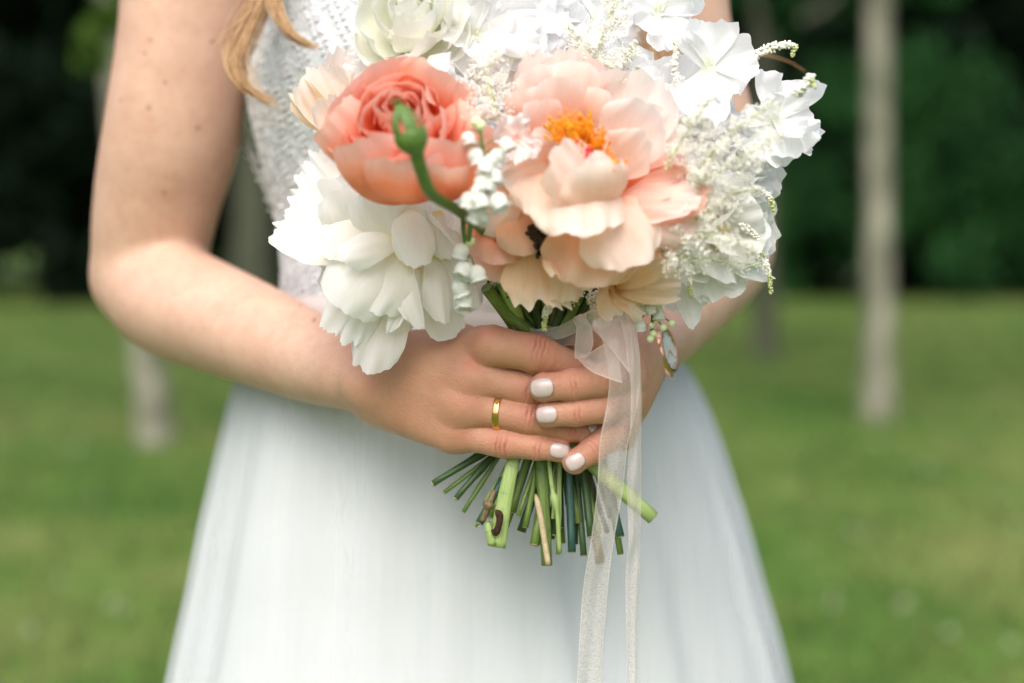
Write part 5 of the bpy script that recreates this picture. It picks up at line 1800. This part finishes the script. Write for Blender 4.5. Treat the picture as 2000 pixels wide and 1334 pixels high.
P_ = catmull([tuple(S(*q)) for q in ((1046, 965, -.0005), (1055, 1005, -.001), (1064, 1060, -.0005), (1071, 1103, -.001))], 14)
child("bark_stripe", tube_mesh("bark_stripe", P_, np.array([.0006, .0014, .0017, .0017, .0017, .0017, .0017, .0017, .0017, .0017, .0017, .0017, .0017, .0017]), 8), M_CUT, bouquet)
# broad pale stem with a rotted notch
P_ = catmull([tuple(S(*q)) for q in ((1012, 850, .010), (1002, 900, .004), (985, 980, .0), (970, 1068, -.002))], 22)
bs = child("stem", tube_mesh("stem", P_, np.linspace(.0030, .0052, 22), 14, True, .55), L_, bouquet, label="broad flat pale green stem with a dark split near its end")
child("dark_split", tube_mesh("dark_split", catmull([tuple(S(*q)) for q in ((968, 996, -.0065), (976, 1008, -.0072), (974, 1026, -.0074), (968, 1040, -.0066), (960, 1034, -.0060))], 14),
                              np.array([.0006, .0016, .0022, .0022, .002, .0018, .0018, .0018, .0020, .002, .002, .0016, .001, .0004]), 8), simple_mat("rotten_split", (.045, .022, .012), .8, .2, 0, .5, 500, .8, 700), bs)
child("torn_skin", tube_mesh("torn_skin", catmull([tuple(S(*q)) for q in ((952, 1018, -.003), (956, 1040, -.004), (962, 1062, -.003))], 8), np.linspace(.0016, .0030, 8), 8), L_, bs)
# snapped node stems
for (q, nm, m_, r) in ((((965, 960, .004), (955, 985, .0), (942, 1018, .0)), "knotty brown stem end beside the broad pale stem", N_, .0018),
                       (((1070, 880, .006), (1078, 950, .002), (1088, 1000, .0), (1093, 1080, .0)), "thin pale stem with a swollen joint", L_, .0013)):
    P_ = catmull([tuple(S(*a)) for a in q], 18)
    R = np.full(18, r); R[8:11] *= 1.9
    child("stem", tube_mesh("stem", P_, R, 9), m_, bouquet, label=nm)
# big green stalks above the grip
for i, (a, b_, r, m_) in enumerate((((950, 562, -.012), (1022, 640, .004), .0036, G_), ((975, 560, -.006), (1040, 645, .010), .0028, D_), ((1000, 560, .0), (1050, 650, .014), .0030, G_),
                                    ((1035, 565, -.004), (1060, 650, .012), .0024, D_), ((1110, 560, .0), (1078, 655, .010), .0026, D_), ((1140, 560, -.002), (1090, 655, .010), .0028, G_),
                                    ((1160, 560, .0), (1105, 655, .012), .0024, D_), ((1085, 560, .004), (1082, 655, .012), .0026, N_), ((1180, 565, .0), (1120, 655, .014), .0026, G_),
                                    ((1060, 560, .004), (1072, 655, .016), .0028, G_), ((1015, 575, .012), (1064, 650, .022), .003, D_), ((1130, 570, .012), (1090, 650, .022), .003, D_))):
    A_, B2 = S(*a), S(*b_)
    m2 = (A_ + B2) / 2 + Vector((0, .003, -.002))
    child("stem", tube_mesh("stem", catmull([tuple(A_), tuple(m2), tuple(B2), tuple(B2 + (B2 - m2) * .8 + Vector((0, .004, 0)))], 16), np.full(16, r), 10), m_, bouquet)
for b, t, w_, face in (((955, 545, .0), (1010, 640, .004), 22, (.5, -1, .2)), ((1170, 590, -.002), (1205, 545, -.01), 40, (0, -1, .3)), ((930, 545, -.02), (870, 560, -.01), 20, (0, -1, .5)),
                       ((1285, 580, -.01), (1300, 535, -.018), 36, (-.3, -1, .2)), ((1020, 640, .008), (1010, 585, .0), 20, (0, -1, 0))):
    ptip(bouquet, M_LEAF, b, t, face, w_, name="leaf", bow=.1, cup=.4, ruffle=.03, frill=.01, rnd=.7, w0=.5, seed=b[0])

# ------------------------------------------------------------------ ribbon
ORG = organza_mat()


def strip(name, left, right, n=70, nu_=9, wave=.0010, parent=bouquet, label=None, ph=0.0, belly=0.0):
    A_ = catmull([tuple(S(*q)) for q in left], n); B2 = catmull([tuple(S(*q)) for q in right], n)
    V, UV = [], []
    for j in range(n):
        for i in range(nu_):
            u = i / (nu_ - 1)
            q = A_[j] * (1 - u) + B2[j] * u
            q = q + np.array((0, -1, 0)) * (belly * math.sin(PI * u) + wave * math.sin(u * 7 + ph + j * .16) * math.sin(PI * u) + wave * .4 * math.sin(j * .45 + u * 3 + ph))
            V.append(q); UV.append((u, j / (n - 1)))
    pr = dict(label=label) if label else {}
    return child(name, mesh_np(name, V, grid_faces(nu_, n), UV), ORG, parent, **pr)


rib = strip("ribbon", [(1150, 585, -.012), (1160, 620, -.020), (1178, 670, -.028), (1190, 735, -.033), (1184, 800, -.034), (1172, 860, -.034), (1166, 960, -.032), (1155, 1050, -.030), (1138, 1160, -.028), (1126, 1345, -.025)],
            [(1220, 590, -.010), (1232, 620, -.018), (1243, 670, -.024), (1250, 740, -.026), (1243, 800, -.028), (1226, 870, -.028), (1216, 960, -.027), (1200, 1050, -.026), (1186, 1160, -.024), (1172, 1345, -.020)],
            90, 13, .0014, label="sheer blush organza ribbon with long tails hanging over the hands and stems")
strip("ribbon_tail", [(1205, 590, -.012), (1216, 640, -.028), (1226, 700, -.032), (1233, 780, -.036), (1228, 880, -.036), (1225, 960, -.034), (1228, 1050, -.033), (1222, 1140, -.030), (1226, 1345, -.028)],
      [(1232, 592, -.010), (1242, 640, -.022), (1250, 700, -.025), (1253, 780, -.025), (1252, 880, -.025), (1252, 960, -.024), (1250, 1050, -.024), (1248, 1140, -.024), (1246, 1345, -.020)],
      90, 9, .0022, rib, ph=2.0, belly=.002)
# the loop that folds over on the left
strip("ribbon_loop", [(1170, 590, -.020), (1145, 615, -.030), (1155, 640, -.038), (1158, 672, -.040), (1148, 695, -.036), (1126, 700, -.031)],
      [(1200, 600, -.012), (1124, 618, -.022), (1126, 640, -.024), (1124, 665, -.026), (1122, 690, -.027), (1124, 702, -.030)], 50, 9, .0006, rib, ph=1.0)
strip("ribbon_loop", [(1124, 700, -.030), (1150, 690, -.030), (1180, 672, -.030), (1205, 660, -.028)],
      [(1122, 694, -.028), (1150, 722, -.036), (1185, 738, -.040), (1215, 748, -.038)], 40, 9, .0006, rib, ph=3.0)
strip("ribbon_loop", [(1126, 618, -.020), (1160, 606, -.024), (1195, 612, -.022), (1222, 622, -.020)], [(1128, 626, -.022), (1165, 650, -.032), (1200, 690, -.034), (1230, 730, -.034)], 40, 9, .0008, rib, ph=5.0)
# the wrap round the stems
wc0 = np.array(S(1085, 655, .020))
V, UV = [], []
for j in range(64):
    t = 2 * PI * j / 64
    for i in range(7):
        u = i / 6
        V.append(wc0 + np.array((.0185 * math.cos(t), .016 * math.sin(t), .0035 * math.cos(t) + (u - .5) * .013 + .0006 * math.sin(t * 9 + i))) * np.array((1 + .04 * math.sin(u * 9), 1 + .04 * math.sin(u * 7), 1)))
        UV.append((u, j / 10))
F = []
for j in range(64):
    for i in range(6):
        a = j * 7 + i; b_ = ((j + 1) % 64) * 7 + i
        F.append((a, a + 1, b_ + 1, b_))
child("ribbon_wrap", mesh_np("ribbon_wrap", V, F, UV), ORG, rib)
strip("ribbon_wrap", [(1030, 640, .004), (1060, 643, -.002), (1095, 636, -.008), (1135, 612, -.014)], [(1036, 655, .004), (1065, 662, -.003), (1100, 660, -.009), (1140, 640, -.016)], 30, 7, .0005, rib)
